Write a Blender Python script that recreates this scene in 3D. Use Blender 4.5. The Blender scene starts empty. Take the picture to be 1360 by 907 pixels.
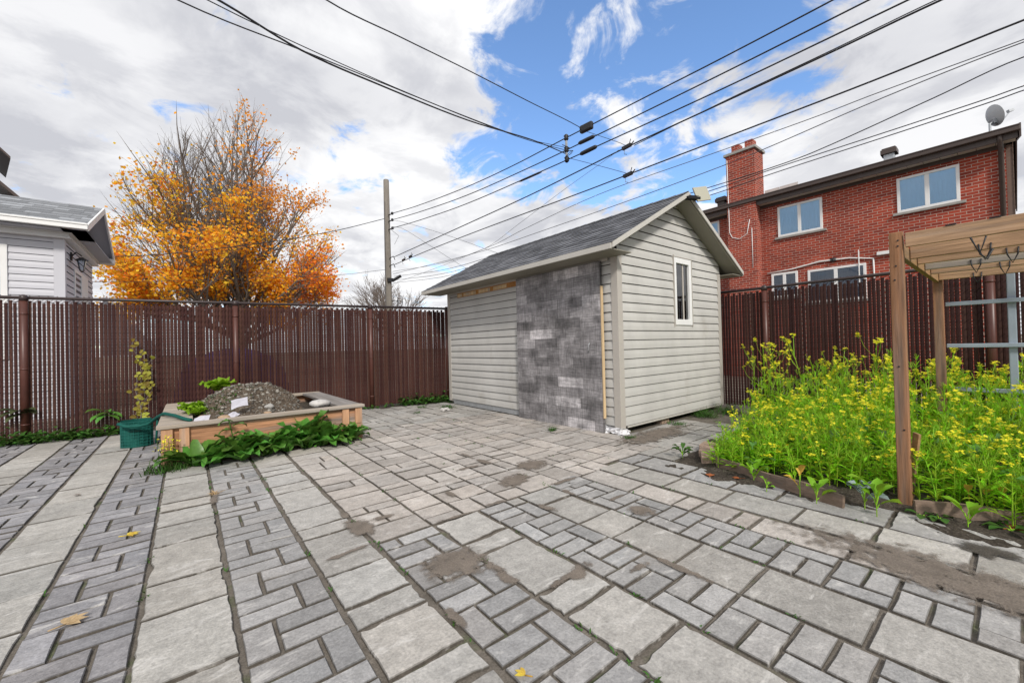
import bpy, math, random
import numpy as np
from mathutils import Vector, Matrix
random.seed(7)
rng = np.random.default_rng(11)
R = math.radians
scene = bpy.context.scene
COL = scene.collection
PI = math.pi

# ------------------------------------------------------------------ mesh builder
class MB:
    def __init__(s): s.v = []; s.f = []; s.m = []; s.c = []
    def face(s, pts, mi=0, col=None):
        n = len(s.v); s.v.extend([tuple(p) for p in pts]); s.f.append(tuple(range(n, n + len(pts))))
        s.m.append(mi); s.c.append(col if col is not None else 1.0)
    def raw(s, verts, faces, mi=0, col=None):
        n = len(s.v); s.v.extend([tuple(p) for p in verts])
        for k, f in enumerate(faces):
            s.f.append(tuple(i + n for i in f)); s.m.append(mi)
            s.c.append(1.0 if col is None else col)
    def box(s, x0, y0, z0, x1, y1, z1, mi=0, col=None):
        v = [(x0,y0,z0),(x1,y0,z0),(x1,y1,z0),(x0,y1,z0),(x0,y0,z1),(x1,y0,z1),(x1,y1,z1),(x0,y1,z1)]
        s.raw(v, [(0,3,2,1),(4,5,6,7),(0,1,5,4),(1,2,6,5),(2,3,7,6),(3,0,4,7)], mi, col); return s
    def obox(s, c, ax, ay, az, mi=0, col=None):
        c = Vector(c); ax = Vector(ax); ay = Vector(ay); az = Vector(az)
        v = [c + sx*ax + sy*ay + sz*az for sz in (-1,1) for (sx,sy) in ((-1,-1),(1,-1),(1,1),(-1,1))]
        s.raw(v, [(0,3,2,1),(4,5,6,7),(0,1,5,4),(1,2,6,5),(2,3,7,6),(3,0,4,7)], mi, col); return s
    def beam(s, p, q, w, h, up=(0,0,1), mi=0, col=None):
        p = Vector(p); q = Vector(q); d = q - p; l = d.length; d.normalize()
        u = Vector(up); a = d.cross(u)
        if a.length < 1e-4: a = d.cross(Vector((1,0,0)))
        a.normalize(); b = a.cross(d)
        s.obox((p+q)/2, d*l/2, a*w/2, b*h/2, mi, col); return s
    def tube(s, pts, r, n=6, mi=0, col=None, cap=True):
        pts = [Vector(p) for p in pts]
        if not hasattr(r, '__len__'): r = [r]*len(pts)
        rings = []; prev = None
        for i, p in enumerate(pts):
            t = (pts[min(i+1,len(pts)-1)] - pts[max(i-1,0)])
            if t.length < 1e-9: t = Vector((0,0,1))
            t.normalize()
            if prev is None:
                a = t.cross(Vector((0,0,1)))
                if a.length < .05: a = t.cross(Vector((1,0,0)))
            else:
                a = prev - t*prev.dot(t)
                if a.length < 1e-6: a = t.cross(Vector((1,0,0)))
            a.normalize(); prev = a; b = t.cross(a)
            rings.append([p + r[i]*(math.cos(2*PI*k/n)*a + math.sin(2*PI*k/n)*b) for k in range(n)])
        v = [q for g in rings for q in g]; f = []
        for i in range(len(pts)-1):
            for k in range(n):
                k2 = (k+1) % n
                f.append((i*n+k, i*n+k2, (i+1)*n+k2, (i+1)*n+k))
        if cap:
            f.append(tuple(range(n-1,-1,-1))); o = (len(pts)-1)*n; f.append(tuple(o+k for k in range(n)))
        s.raw(v, f, mi, col); return s
    def lathe(s, cx, cy, prof, n=20, mi=0, col=None, cap=True):
        v = []; f = []
        for (r, z) in prof:
            for k in range(n): v.append((cx + r*math.cos(2*PI*k/n), cy + r*math.sin(2*PI*k/n), z))
        for i in range(len(prof)-1):
            for k in range(n):
                k2 = (k+1)%n; f.append((i*n+k, i*n+k2, (i+1)*n+k2, (i+1)*n+k))
        if cap:
            f.append(tuple(range(n-1,-1,-1))); o = (len(prof)-1)*n; f.append(tuple(o+k for k in range(n)))
        s.raw(v, f, mi, col); return s
    def blob(s, c, rx, ry, rz, seed=0, n=10, m=7, amp=.18, mi=0, col=None):
        rr = random.Random(seed); ph = [rr.uniform(0,6.28) for _ in range(6)]
        v = []; f = []
        for i in range(m+1):
            t = PI*i/m
            for k in range(n):
                a = 2*PI*k/n
                q = 1 + amp*(math.sin(2*a+ph[0])*math.sin(t) + .6*math.sin(3*a+2*t+ph[1]) + .6*math.cos(3*t+ph[2]))*.7
                v.append((c[0]+rx*q*math.sin(t)*math.cos(a), c[1]+ry*q*math.sin(t)*math.sin(a), c[2]+rz*q*math.cos(t)))
        for i in range(m):
            for k in range(n):
                k2=(k+1)%n; f.append((i*n+k,(i+1)*n+k,(i+1)*n+k2,i*n+k2))
        s.raw(v,f,mi,col); return s
    def leaf(s, p, d, up, L, W, bend=.4, nseg=4, fold=.25, mi=0, col=None, wave=0., shape=0):
        """a leaf blade: midrib + two halves, bending down along its length"""
        p = Vector(p); d = Vector(d).normalized(); up = Vector(up)
        a = d.cross(up)
        if a.length < 1e-4: a = d.cross(Vector((1,0,.1)))
        a.normalize(); u = a.cross(d).normalized()
        v = []; f = []
        ang = 0.; q = p.copy(); ph = random.uniform(0,6.28)
        for i in range(nseg+1):
            t = i/nseg
            if shape == 0: w = W*(math.sin(PI*min(1,t*.93+.07))**.8)
            elif shape == 1: w = W*(.18 + .82*math.sin(PI*max(0,(t-.25)/.75)) if t > .25 else .18)
            else: w = W*(1-t)**.6
            dd = d*math.cos(ang) - u*math.sin(ang); uu = u*math.cos(ang) + d*math.sin(ang)
            wv = wave*math.sin(ph+i*2.3)*W
            v += [q - a*w/2 + uu*(w*fold + wv), q, q + a*w/2 + uu*(w*fold - wv)]
            q = q + dd*(L/nseg); ang += bend/nseg*2*t + bend/nseg*.5
        for i in range(nseg):
            o = 3*i
            f += [(o,o+1,o+4,o+3),(o+1,o+2,o+5,o+4)]
        s.raw(v,f,mi,col); return s

WLOC = {}
def obj(name, mb, mats, parent=None, smooth=False, bevel=0., label=None, tone=False):
    off = WLOC.get(parent.name, Vector((0,0,0))) if parent else Vector((0,0,0))
    me = bpy.data.meshes.new(name)
    vv = np.array(mb.v, dtype=np.float64).reshape(-1,3) - np.array(off)
    me.from_pydata(vv.tolist(), [], mb.f)
    if not isinstance(mats, (list,tuple)): mats = [mats]
    for m in mats: me.materials.append(m)
    if len(mats) > 1: me.polygons.foreach_set('material_index', mb.m)
    if smooth: me.polygons.foreach_set('use_smooth', [True]*len(mb.f))
    if tone:
        at = me.attributes.new('tone', 'FLOAT_COLOR', 'FACE')
        arr = np.ones((len(mb.f),4), dtype=np.float32)
        for i, c in enumerate(mb.c):
            if hasattr(c,'__len__'): arr[i,:3] = c
            else: arr[i,:3] = c
        at.data.foreach_set('color', arr.ravel())
    me.update()
    o = bpy.data.objects.new(name, me); COL.objects.link(o)
    if parent: o.parent = parent; WLOC[o.name] = off
    else: WLOC[o.name] = Vector((0,0,0))
    if bevel:
        b = o.modifiers.new('Bevel','BEVEL'); b.width = bevel; b.segments = 2; b.limit_method = 'ANGLE'; b.angle_limit = R(40)
    if label: o['label'] = label
    return o
def tag(o, label, cat, group=None, kind=None):
    o['label'] = label; o['category'] = cat
    if group: o['group'] = group
    if kind: o['kind'] = kind
    return o
def thing(name, loc, label, cat, group=None):
    o = bpy.data.objects.new(name, None); COL.objects.link(o); o.location = loc; o.empty_display_size = .2
    WLOC[o.name] = Vector(loc); tag(o, label, cat, group); return o
def struct(name, mb, m, **k):
    o = obj(name, mb, m, **k); o['kind'] = 'structure'; return o

# ------------------------------------------------------------------ materials
def mat(name, col, rough=.75, spec=.3, noise=None, stretch=(1,1,1), island=0., tone=False, bump=None,
        metal=0., translucent=0., noise2=None, col2=None, dirt=None, hue=0.):
    """noise=(scale, amount): value mottling; noise2=(scale,lo,hi) mixes towards col2; bump=(scale,strength)"""
    m = bpy.data.materials.new(name); m.use_nodes = True
    nt = m.node_tree; N = nt.nodes; L = nt.links
    bs = N['Principled BSDF']; out = N['Material Output']
    bs.inputs['Roughness'].default_value = rough; bs.inputs['Metallic'].default_value = metal
    bs.inputs['Specular IOR Level'].default_value = spec
    tc = N.new('ShaderNodeTexCoord'); mp = N.new('ShaderNodeMapping'); mp.inputs['Scale'].default_value = stretch
    L.new(tc.outputs['Object'], mp.inputs['Vector'])
    rgb = N.new('ShaderNodeRGB'); rgb.outputs[0].default_value = (*col,1); cur = rgb.outputs[0]
    def mul(cur, fac_socket):
        x = N.new('ShaderNodeVectorMath'); x.operation = 'SCALE'
        L.new(cur, x.inputs[0]); L.new(fac_socket, x.inputs['Scale']); return x.outputs[0]
    def ntex(scale, detail=5, rg=.6):
        t = N.new('ShaderNodeTexNoise'); t.inputs['Scale'].default_value = scale; t.inputs['Detail'].default_value = detail
        t.inputs['Roughness'].default_value = rg; L.new(mp.outputs[0], t.inputs['Vector']); return t
    def mrange(sock, a, b, c, d):
        r = N.new('ShaderNodeMapRange'); r.inputs[1].default_value=a; r.inputs[2].default_value=b
        r.inputs[3].default_value=c; r.inputs[4].default_value=d; L.new(sock, r.inputs[0]); return r.outputs[0]
    if tone:
        at = N.new('ShaderNodeAttribute'); at.attribute_name = 'tone'
        x = N.new('ShaderNodeVectorMath'); x.operation='MULTIPLY'; L.new(cur,x.inputs[0]); L.new(at.outputs['Color'],x.inputs[1]); cur = x.outputs[0]
    if col2 is not None and noise2:
        t = ntex(noise2[0]); mx = N.new('ShaderNodeMix'); mx.data_type='RGBA'
        L.new(mrange(t.outputs[0], noise2[1], noise2[2], 0, 1), mx.inputs['Factor'])
        L.new(cur, mx.inputs['A']); mx.inputs['B'].default_value = (*col2,1); cur = mx.outputs['Result']
    for nz in ([noise] if noise and not isinstance(noise[0],(tuple,list)) else (noise or [])):
        t = ntex(nz[0]); cur = mul(cur, mrange(t.outputs[0], .28, .72, 1-nz[1], 1+nz[1]))
    if island:
        g = N.new('ShaderNodeNewGeometry'); cur = mul(cur, mrange(g.outputs['Random Per Island'],0,1,1-island,1+island))
        if hue:
            hs = N.new('ShaderNodeHueSaturation'); L.new(mrange(g.outputs['Random Per Island'],0,1,.5-hue,.5+hue), hs.inputs['Hue'])
            L.new(cur, hs.inputs['Color']); cur = hs.outputs[0]
    L.new(cur, bs.inputs['Base Color'])
    if bump:
        t = ntex(bump[0], 6); b = N.new('ShaderNodeBump'); b.inputs['Strength'].default_value = bump[1]; b.inputs['Distance'].default_value = .01
        L.new(t.outputs[0], b.inputs['Height']); L.new(b.outputs[0], bs.inputs['Normal'])
    if translucent:
        tr = N.new('ShaderNodeBsdfTranslucent'); L.new(cur, tr.inputs['Color']); ms = N.new('ShaderNodeMixShader')
        ms.inputs[0].default_value = translucent; L.new(bs.outputs[0], ms.inputs[1]); L.new(tr.outputs[0], ms.inputs[2])
        L.new(ms.outputs[0], out.inputs['Surface'])
    return m

def brick_mat():
    m = bpy.data.materials.new('red_brick'); m.use_nodes = True
    nt = m.node_tree; N = nt.nodes; L = nt.links; bs = N['Principled BSDF']
    tc = N.new('ShaderNodeTexCoord'); sp = N.new('ShaderNodeSeparateXYZ'); L.new(tc.outputs['Object'], sp.inputs[0])
    ad = N.new('ShaderNodeMath'); ad.operation='ADD'; L.new(sp.outputs[0],ad.inputs[0]); L.new(sp.outputs[1],ad.inputs[1])
    cb = N.new('ShaderNodeCombineXYZ'); L.new(ad.outputs[0],cb.inputs[0]); L.new(sp.outputs[2],cb.inputs[1])
    b = N.new('ShaderNodeTexBrick'); L.new(cb.outputs[0], b.inputs['Vector'])
    b.inputs['Scale'].default_value = 1; b.inputs['Brick Width'].default_value=.205; b.inputs['Row Height'].default_value=.0745
    b.inputs['Mortar Size'].default_value=.0062; b.inputs['Mortar Smooth'].default_value=.2; b.inputs['Bias'].default_value=-.1
    b.inputs['Color1'].default_value=(.37,.062,.034,1); b.inputs['Color2'].default_value=(.20,.036,.026,1); b.inputs['Mortar'].default_value=(.46,.36,.30,1)
    t = N.new('ShaderNodeTexNoise'); t.inputs['Scale'].default_value=.7; t.inputs['Detail'].default_value=6; L.new(tc.outputs['Object'], t.inputs['Vector'])
    r = N.new('ShaderNodeMapRange'); r.inputs[1].default_value=.3; r.inputs[2].default_value=.7; r.inputs[3].default_value=.8; r.inputs[4].default_value=1.2; L.new(t.outputs[0], r.inputs[0])
    x = N.new('ShaderNodeVectorMath'); x.operation='SCALE'; L.new(b.outputs['Color'],x.inputs[0]); L.new(r.outputs[0],x.inputs['Scale'])
    L.new(x.outputs[0], bs.inputs['Base Color']); bs.inputs['Roughness'].default_value=.85; bs.inputs['Specular IOR Level'].default_value=.2
    bp = N.new('ShaderNodeBump'); bp.inputs['Strength'].default_value=.5; bp.inputs['Distance'].default_value=.01; bp.invert=True
    L.new(b.outputs['Fac'], bp.inputs['Height']); L.new(bp.outputs[0], bs.inputs['Normal'])
    return m

def glass_mat(name, tint=(.75,.85,.95), refl=.12):
    m = bpy.data.materials.new(name); m.use_nodes = True
    nt = m.node_tree; N = nt.nodes; L = nt.links; N.remove(N['Principled BSDF'])
    out = N['Material Output']
    t = N.new('ShaderNodeBsdfTransparent'); t.inputs[0].default_value=(*tint,1)
    g = N.new('ShaderNodeBsdfGlossy'); g.inputs['Roughness'].default_value=.02
    fr = N.new('ShaderNodeFresnel'); fr.inputs[0].default_value=1.5
    ad = N.new('ShaderNodeMath'); ad.operation='ADD'; ad.inputs[1].default_value=refl; L.new(fr.outputs[0],ad.inputs[0])
    ms = N.new('ShaderNodeMixShader'); L.new(ad.outputs[0],ms.inputs[0]); L.new(t.outputs[0],ms.inputs[1]); L.new(g.outputs[0],ms.inputs[2]); L.new(ms.outputs[0],out.inputs[0])
    return m

M = {}
# stone: per-stone tone, cloudy mottling, fine speckle, pale veins
def stone_mat():
    m = mat('paving_stone', (1,1,1), rough=.82, spec=.25, tone=True, noise=[(1.1,.10),(3.1,.12),(17,.19),(80,.22),(260,.14)], bump=(60,.45), island=.06)
    nt = m.node_tree; N = nt.nodes; L = nt.links; bs = N['Principled BSDF']
    src = bs.inputs['Base Color'].links[0].from_socket
    tc = N.new('ShaderNodeTexCoord'); mp = N.new('ShaderNodeMapping'); mp.inputs['Rotation'].default_value=(0,0,.9); mp.inputs['Scale'].default_value=(3.0,9.,1)
    L.new(tc.outputs['Object'], mp.inputs[0])
    t = N.new('ShaderNodeTexNoise'); t.inputs['Scale'].default_value=1.3; t.inputs['Detail'].default_value=8; t.inputs['Roughness'].default_value=.65; t.inputs['Distortion'].default_value=1.2
    L.new(mp.outputs[0], t.inputs['Vector'])
    r = N.new('ShaderNodeMapRange'); r.inputs[1].default_value=.56; r.inputs[2].default_value=.72; r.inputs[3].default_value=0; r.inputs[4].default_value=.75; L.new(t.outputs[0], r.inputs[0])
    mx = N.new('ShaderNodeMix'); mx.data_type='RGBA'; L.new(r.outputs[0], mx.inputs['Factor']); L.new(src, mx.inputs['A']); mx.inputs['B'].default_value=(.62,.60,.57,1)
    # brown-grey dust stains
    t2 = N.new('ShaderNodeTexNoise'); t2.inputs['Scale'].default_value=1.1; t2.inputs['Detail'].default_value=9; t2.inputs['Roughness'].default_value=.7; L.new(tc.outputs['Object'], t2.inputs['Vector'])
    r2 = N.new('ShaderNodeMapRange'); r2.inputs[1].default_value=.55; r2.inputs[2].default_value=.72; r2.inputs[3].default_value=0; r2.inputs[4].default_value=.5; L.new(t2.outputs[0], r2.inputs[0])
    mx2 = N.new('ShaderNodeMix'); mx2.data_type='RGBA'; L.new(r2.outputs[0], mx2.inputs['Factor']); L.new(mx.outputs['Result'], mx2.inputs['A']); mx2.inputs['B'].default_value=(.25,.22,.19,1)
    L.new(mx2.outputs['Result'], bs.inputs['Base Color'])
    return m
M['stone'] = stone_mat()
M['sand'] = mat('joint_sand', (.165,.145,.122), .95, .1, noise=[(9,.25),(120,.3)], bump=(150,.6), col2=(.10,.115,.06), noise2=(3.2,.56,.68))
M['dirt'] = mat('brown_dirt', (.17,.14,.115), .95, .1, noise=[(7,.2),(140,.3)], bump=(120,.7))
M['soil'] = mat('dark_soil', (.062,.052,.042), .95, .1, noise=[(6,.3),(60,.5)], bump=(60,1.0), col2=(.15,.13,.11), noise2=(45,.58,.68))
M['heap'] = mat('gravel_soil', (.095,.074,.055), .95, .1, noise=[(9,.35),(55,.6)], bump=(45,1.0), col2=(.27,.25,.22), noise2=(38,.58,.68))
M['ground'] = mat('gravel_ground', (.23,.20,.165), .95, .1, noise=[(1,.2),(30,.2)])
M['siding'] = mat('beige_vinyl', (.495,.485,.46), .55, .3, noise=[(1.4,.07),(.35,.09)], stretch=(1.6,1.6,1.0), col2=(.36,.34,.30), noise2=(1.1,.60,.80))
M['lap_shade'] = mat('siding_shadow_line', (.10,.092,.082), .8, .1)  # lap shade painted as a dark colour on each course's underside and recess
M['lap_shade2'] = mat('white_siding_shadow_line', (.12,.12,.14), .8, .1)  # same painted lap shade, for the white house siding
M['trim'] = mat('beige_trim', (.44,.41,.37), .5, .35, noise=(3,.05))
M['fascia'] = mat('pale_fascia', (.50,.48,.44), .45, .4, noise=(4,.05))
M['soffit'] = mat('tan_soffit', (.235,.22,.18), .6, .3, noise=(3,.08))
M['shingle'] = mat('grey_shingle', (.122,.125,.134), .9, .15, tone=True, noise=[(60,.25),(220,.3)], bump=(200,.5))
M['shingle2'] = mat('light_shingle', (.24,.25,.265), .9, .15, tone=True, noise=[(60,.2),(220,.2)])
M['white'] = mat('white_paint', (.78,.78,.77), .4, .4, noise=(5,.03))
M['offwhite'] = mat('house_siding_white', (.56,.56,.60), .5, .35, noise=(1.2,.04))
M['softgrey'] = mat('grey_soffit', (.46,.46,.50), .6, .3)
M['dark'] = mat('dark_inside', (.02,.02,.022), .8, .1)
M['black'] = mat('black_plastic', (.018,.018,.02), .5, .4, noise=(20,.2))
M['blackmetal'] = mat('black_metal', (.02,.02,.022), .45, .5, metal=.3)
M['slat'] = mat('brown_slat', (.062,.026,.021), .55, .15, island=.34, noise=[(1.2,.28),(25,.12)], hue=.012)
M['slat_dark'] = mat('dark_brown_slat', (.043,.0195,.0175), .55, .15, island=.28, noise=[(1.2,.2),(25,.1)], hue=.012)
M['post'] = mat('brown_post', (.085,.030,.022), .4, .45, noise=(8,.15))
M['wire'] = mat('brown_wire', (.030,.014,.012), .45, .3)
M['rail'] = mat('dark_rail', (.035,.022,.021), .4, .45)
M['cable'] = mat('black_cable', (.022,.022,.026), .6, .3)
M['cable_grey'] = mat('grey_cable', (.10,.10,.11), .6, .3)
M['galv'] = mat('galvanised', (.42,.44,.46), .45, .5, metal=.5, noise=(12,.15))
M['pole'] = mat('weathered_pole', (.21,.19,.165), .9, .15, noise=[(2,.2),(14,.22)], stretch=(6,6,.5), bump=(12,.6))
M['brick'] = brick_mat()
M['gutter'] = mat('brown_gutter', (.075,.055,.048), .45, .4, noise=(4,.1))
M['brsoffit'] = mat('brown_soffit', (.46,.43,.37), .6, .3, noise=(2,.1))
M['brsiding'] = mat('tan_brown_siding', (.17,.115,.09), .6, .3, noise=(3,.1), stretch=(1,1,5))
M['concrete'] = mat('concrete', (.33,.32,.30), .9, .2, noise=(6,.15), bump=(40,.4))
M['flash'] = mat('stone_panel', (.46,.42,.40), .8, .2, noise=(5,.1))
M['pane'] = glass_mat('window_glass', (.84,.92,1.0), .03)
M['pane_dark'] = glass_mat('dark_glass', (.55,.6,.65), .10)
M['curtain'] = mat('pale_blue_curtain', (.60,.84,1.0), .9, .1)
M['curtain2'] = mat('grey_curtain', (.22,.25,.30), .9, .1)
def wood(name, col, axis, dk=.22):
    st = [14,14,14]; st[axis] = .9
    g=sum(col)/3*.82
    return mat(name, col, .85, .15, noise=[(1.0,dk),(3.2,dk*.8)], stretch=tuple(st), bump=(4,.5), island=.14, col2=(g*1.06,g*.95,g*.86), noise2=(.55,.50,.74))
M['cedarX'] = wood('cedar_x', (.45,.235,.13), 0, .42); M['cedarZ'] = wood('cedar_z', (.47,.27,.16), 2)
M['greyX'] = wood('greywood_x', (.40,.34,.275), 0); M['greyY'] = wood('greywood_y', (.27,.25,.235), 1)
M['treatY'] = wood('treated_y', (.43,.275,.165), 1, .34); M['treatX'] = wood('treated_x', (.33,.20,.10), 0); M['treatZ'] = wood('treated_z', (.31,.16,.085), 2, .34)
M['treatG'] = wood('treated_grey', (.36,.31,.25), 1)
M['plank'] = wood('edge_plank', (.20,.145,.11), 1)
M['osb'] = mat('bare_framing', (.42,.20,.07), .8, .2, noise=(8,.3))
M['pine'] = wood('pine_batten', (.62,.46,.27), 2)
M['paper'] = mat('pale_paper', (.47,.46,.51), .7, .2, noise=(20,.08))
M['rockp'] = mat('pale_rock', (.50,.48,.46), .9, .15, noise=(10,.25), bump=(30,.8))
M['rockb'] = mat('tan_rock', (.38,.27,.18), .9, .15, noise=(10,.25), bump=(30,.8))
M['foil'] = mat('crumpled_foil', (.72,.72,.74), .4, .5, noise=(25,.15), bump=(30,1.0))
M['greennet'] = mat('green_net', (.008,.085,.068), .7, .2, noise=(30,.2))
M['dock'] = mat('dock_leaf', (.10,.24,.035), .38, .5, island=.35, noise=(25,.2), translucent=.25, hue=.02)
M['lettuce'] = mat('lettuce_leaf', (.24,.42,.02), .5, .3, island=.2, noise=(30,.15), translucent=.35)
M['weed'] = mat('weed_leaf', (.055,.135,.02), .6, .3, island=.4, translucent=.25, hue=.02)
M['mleaf'] = mat('mustard_leaf', (.32,.58,.018), .55, .3, island=.5, translucent=.5, hue=.025)
M['seedl'] = mat('seedling_leaf', (.20,.42,.018), .5, .3, island=.3, translucent=.35, hue=.025)
M['mstem'] = mat('mustard_stem', (.34,.56,.04), .6, .3, island=.25, translucent=.3, hue=.02)
M['mflower'] = mat('mustard_flower', (1.0,.93,.07), .6, .2, island=.1, translucent=.5)
M['yleaf'] = mat('yellowed_leaf', (.62,.40,.07), .7, .2, island=.3, translucent=.3, hue=.03)
M['greyleaf'] = mat('grey_green_leaf', (.25,.32,.30), .6, .3, island=.25, translucent=.15)
M['dryleaf'] = mat('dry_leaf', (.50,.36,.20), .8, .2, noise=(40,.25), translucent=.2)
M['rustleaf'] = mat('rust_leaf', (.40,.13,.05), .8, .2, noise=(40,.25), translucent=.2)
M['vine'] = mat('yellow_vine', (.34,.30,.05), .6, .2, island=.4, translucent=.35, hue=.04)
M['bark'] = mat('grey_bark', (.18,.155,.135), .95, .1, noise=[(3,.25),(20,.25)], bump=(15,.6))
M['maple'] = mat('maple_leaf', (1,1,1), .6, .2, tone=True, translucent=.45)
M['bluemetal'] = mat('grey_blue_metal', (.30,.355,.41), .45, .45, noise=(6,.08))
M['purple'] = mat('purple_cloth', (.05,.04,.19), .7, .2, noise=(6,.2))
M['brickedge'] = mat('tan_paver', (.36,.26,.20), .9, .15, noise=[(12,.2),(80,.2)], bump=(60,.5))
def dust_mat(name,col):
    m=mat(name,col,.95,.1,noise=[(9,.2),(130,.3)],bump=(110,.6)); nt=m.node_tree; N=nt.nodes; L=nt.links
    at=N.new('ShaderNodeAttribute'); at.attribute_name='alpha'; tc=N.new('ShaderNodeTexCoord')
    a=N.new('ShaderNodeTexNoise'); a.inputs['Scale'].default_value=13; a.inputs['Detail'].default_value=9; a.inputs['Roughness'].default_value=.72; L.new(tc.outputs['Object'],a.inputs['Vector'])
    ad=N.new('ShaderNodeMath'); ad.operation='MULTIPLY_ADD'; L.new(a.outputs[0],ad.inputs[0]); ad.inputs[1].default_value=2.6; L.new(at.outputs['Fac'],ad.inputs[2])
    r=N.new('ShaderNodeMapRange'); r.interpolation_type='SMOOTHSTEP'; r.inputs[1].default_value=1.42; r.inputs[2].default_value=1.95; r.inputs[3].default_value=0; r.inputs[4].default_value=.93; L.new(ad.outputs[0],r.inputs[0])
    tr=N.new('ShaderNodeBsdfTransparent'); ms=N.new('ShaderNodeMixShader'); L.new(r.outputs[0],ms.inputs[0]); L.new(tr.outputs[0],ms.inputs[1]); L.new(N['Principled BSDF'].outputs[0],ms.inputs[2]); L.new(ms.outputs[0],N['Material Output'].inputs[0])
    return m
M['dust']=dust_mat('sandy_dust',(.195,.165,.138)); M['wetdust']=dust_mat('dark_earth_dust',(.085,.076,.064))
def laminate_mat():
    m = mat('grey_laminate', (.250,.238,.238), .45, .4, tone=True)
    nt = m.node_tree; N = nt.nodes; L = nt.links; bs = N['Principled BSDF']; src = bs.inputs['Base Color'].links[0].from_socket
    tc = N.new('ShaderNodeTexCoord'); cur = src
    for sc, sx, amt in ((5,(1,1,22),.42),(5,(1,26,1.2),.42),(3.5,(1,1,1),.5)):
        mp = N.new('ShaderNodeMapping'); mp.inputs['Scale'].default_value=sx; L.new(tc.outputs['Object'],mp.inputs[0])
        t = N.new('ShaderNodeTexNoise'); t.inputs['Scale'].default_value=sc; t.inputs['Detail'].default_value=5; t.inputs['Roughness'].default_value=.65; L.new(mp.outputs[0],t.inputs['Vector'])
        r = N.new('ShaderNodeMapRange'); r.inputs[1].default_value=.32; r.inputs[2].default_value=.68; r.inputs[3].default_value=1-amt; r.inputs[4].default_value=1+amt; L.new(t.outputs[0],r.inputs[0])
        x = N.new('ShaderNodeVectorMath'); x.operation='SCALE'; L.new(cur,x.inputs[0]); L.new(r.outputs[0],x.inputs['Scale']); cur = x.outputs[0]
    L.new(cur, bs.inputs['Base Color']); return m
M['laminate'] = laminate_mat()
# ------------------------------------------------------------------ ground
g = MB(); g.box(-600,-600,-.20, 600,600,-.035); struct('ground', g, M['ground'])
g = MB(); g.box(-5.2,-3.2,-.03, 7.72,9.6,-.014); struct('joint_sand_bed', g, M['sand'])

def tv(t,a,b):
    k=random.uniform(a,b); h=random.gauss(0,.008); return (t[0]*k*(1+h),t[1]*k,t[2]*k*(1-h))
def hash_noise(x, y, s=1.0, seed=0):
    v = 0
    for k,(fx,fy,a) in enumerate(((1.3,2.1,1),(3.7,-2.9,.55),(-6.1,7.3,.35),(13.,11.,.22),(27.,-23.,.13))):
        v += a*math.sin(s*(fx*x+fy*y)+seed*1.7+k*2.1)*math.cos(s*(fy*x-fx*y)*.8+seed+k)
    return v
def fence_y(x): return 9.05 - .1488*(x + 1.8)

PV = MB()
PATCHES = [(1.15,1.98,.15,.13), (2.93,.45,.16,.75)]
def stone(x0,x1,y0,y1,tone,gap=.012,jit=.002,chip=0.):
    if (x0+x1)/2 > 7.6: return
    if y0 > fence_y((x0+x1)/2)-.12: return
    if (x0+x1)/2 > 4.46 and (y0+y1)/2 > 3.27: return           # under the shed
    g2 = gap/2
    x0+=g2; x1-=g2; y0+=g2; y1-=g2
    if x1-x0 < .03 or y1-y0 < .03: return
    P = []
    def side(a,b):
        L = math.hypot(b[0]-a[0],b[1]-a[1]); n = max(2,int(L/(.03 if jit>.003 else .08)))
        nx,ny = (b[1]-a[1])/L, -(b[0]-a[0])/L                     # outward for ccw
        w = 0
        for i in range(n):
            t = i/n
            w = .78*w + random.gauss(0,jit*.62)
            o = -abs(w) if i else -random.random()*jit*1.5
            if chip and random.random() < chip: w += random.choice((-1,1))*random.uniform(.006,.016)
            P.append((a[0]+(b[0]-a[0])*t + nx*o, a[1]+(b[1]-a[1])*t + ny*o))
    c = [(x0,y0),(x1,y0),(x1,y1),(x0,y1)]
    for i in range(4): side(c[i], c[(i+1)%4])
    # blunt corners a little
    cx,cy = (x0+x1)/2,(y0+y1)/2; hx,hy = (x1-x0)/2,(y1-y0)/2
    tx,ty = random.gauss(0,.003),random.gauss(0,.003); zz = random.gauss(0,.0016)
    def zt(x,y): return zz + tx*(x-cx)/max(hx,.1)*.6 + ty*(y-cy)/max(hy,.1)*.6
    n = len(P)
    inn = []
    for (x,y) in P:
        d = math.hypot(x-cx,y-cy); k = 1-.004/max(d,.02)
        inn.append((cx+(x-cx)*k, cy+(y-cy)*k))
    v = [(x,y,-.03) for x,y in P] + [(x,y,zt(x,y)-.004) for x,y in P] + [(x,y,zt(x,y)) for x,y in inn]
    k = random.uniform(.87,1.13)
    c0 = len(PV.f)
    f = [tuple(2*n+i for i in range(n))]
    for i in range(n):
        j=(i+1)%n; f += [(i,j,n+j,n+i),(n+i,n+j,2*n+j,2*n+i)]
    PV.raw(v,f,0,tuple(c_*k for c_ in tone))
    for q in range(n):
        PV.c[c0+1+2*q]=(.105,.093,.079); PV.c[c0+2+2*q]=tuple(c_*k*.5 for c_ in tone)
T_PUR=(.258,.250,.256); T_BSK=(.305,.297,.291); T_SLB=(.362,.345,.316); T_GRY=(.368,.352,.327); T_PNK=(.402,.368,.336); T_BLU=(.325,.318,.310)
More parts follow.
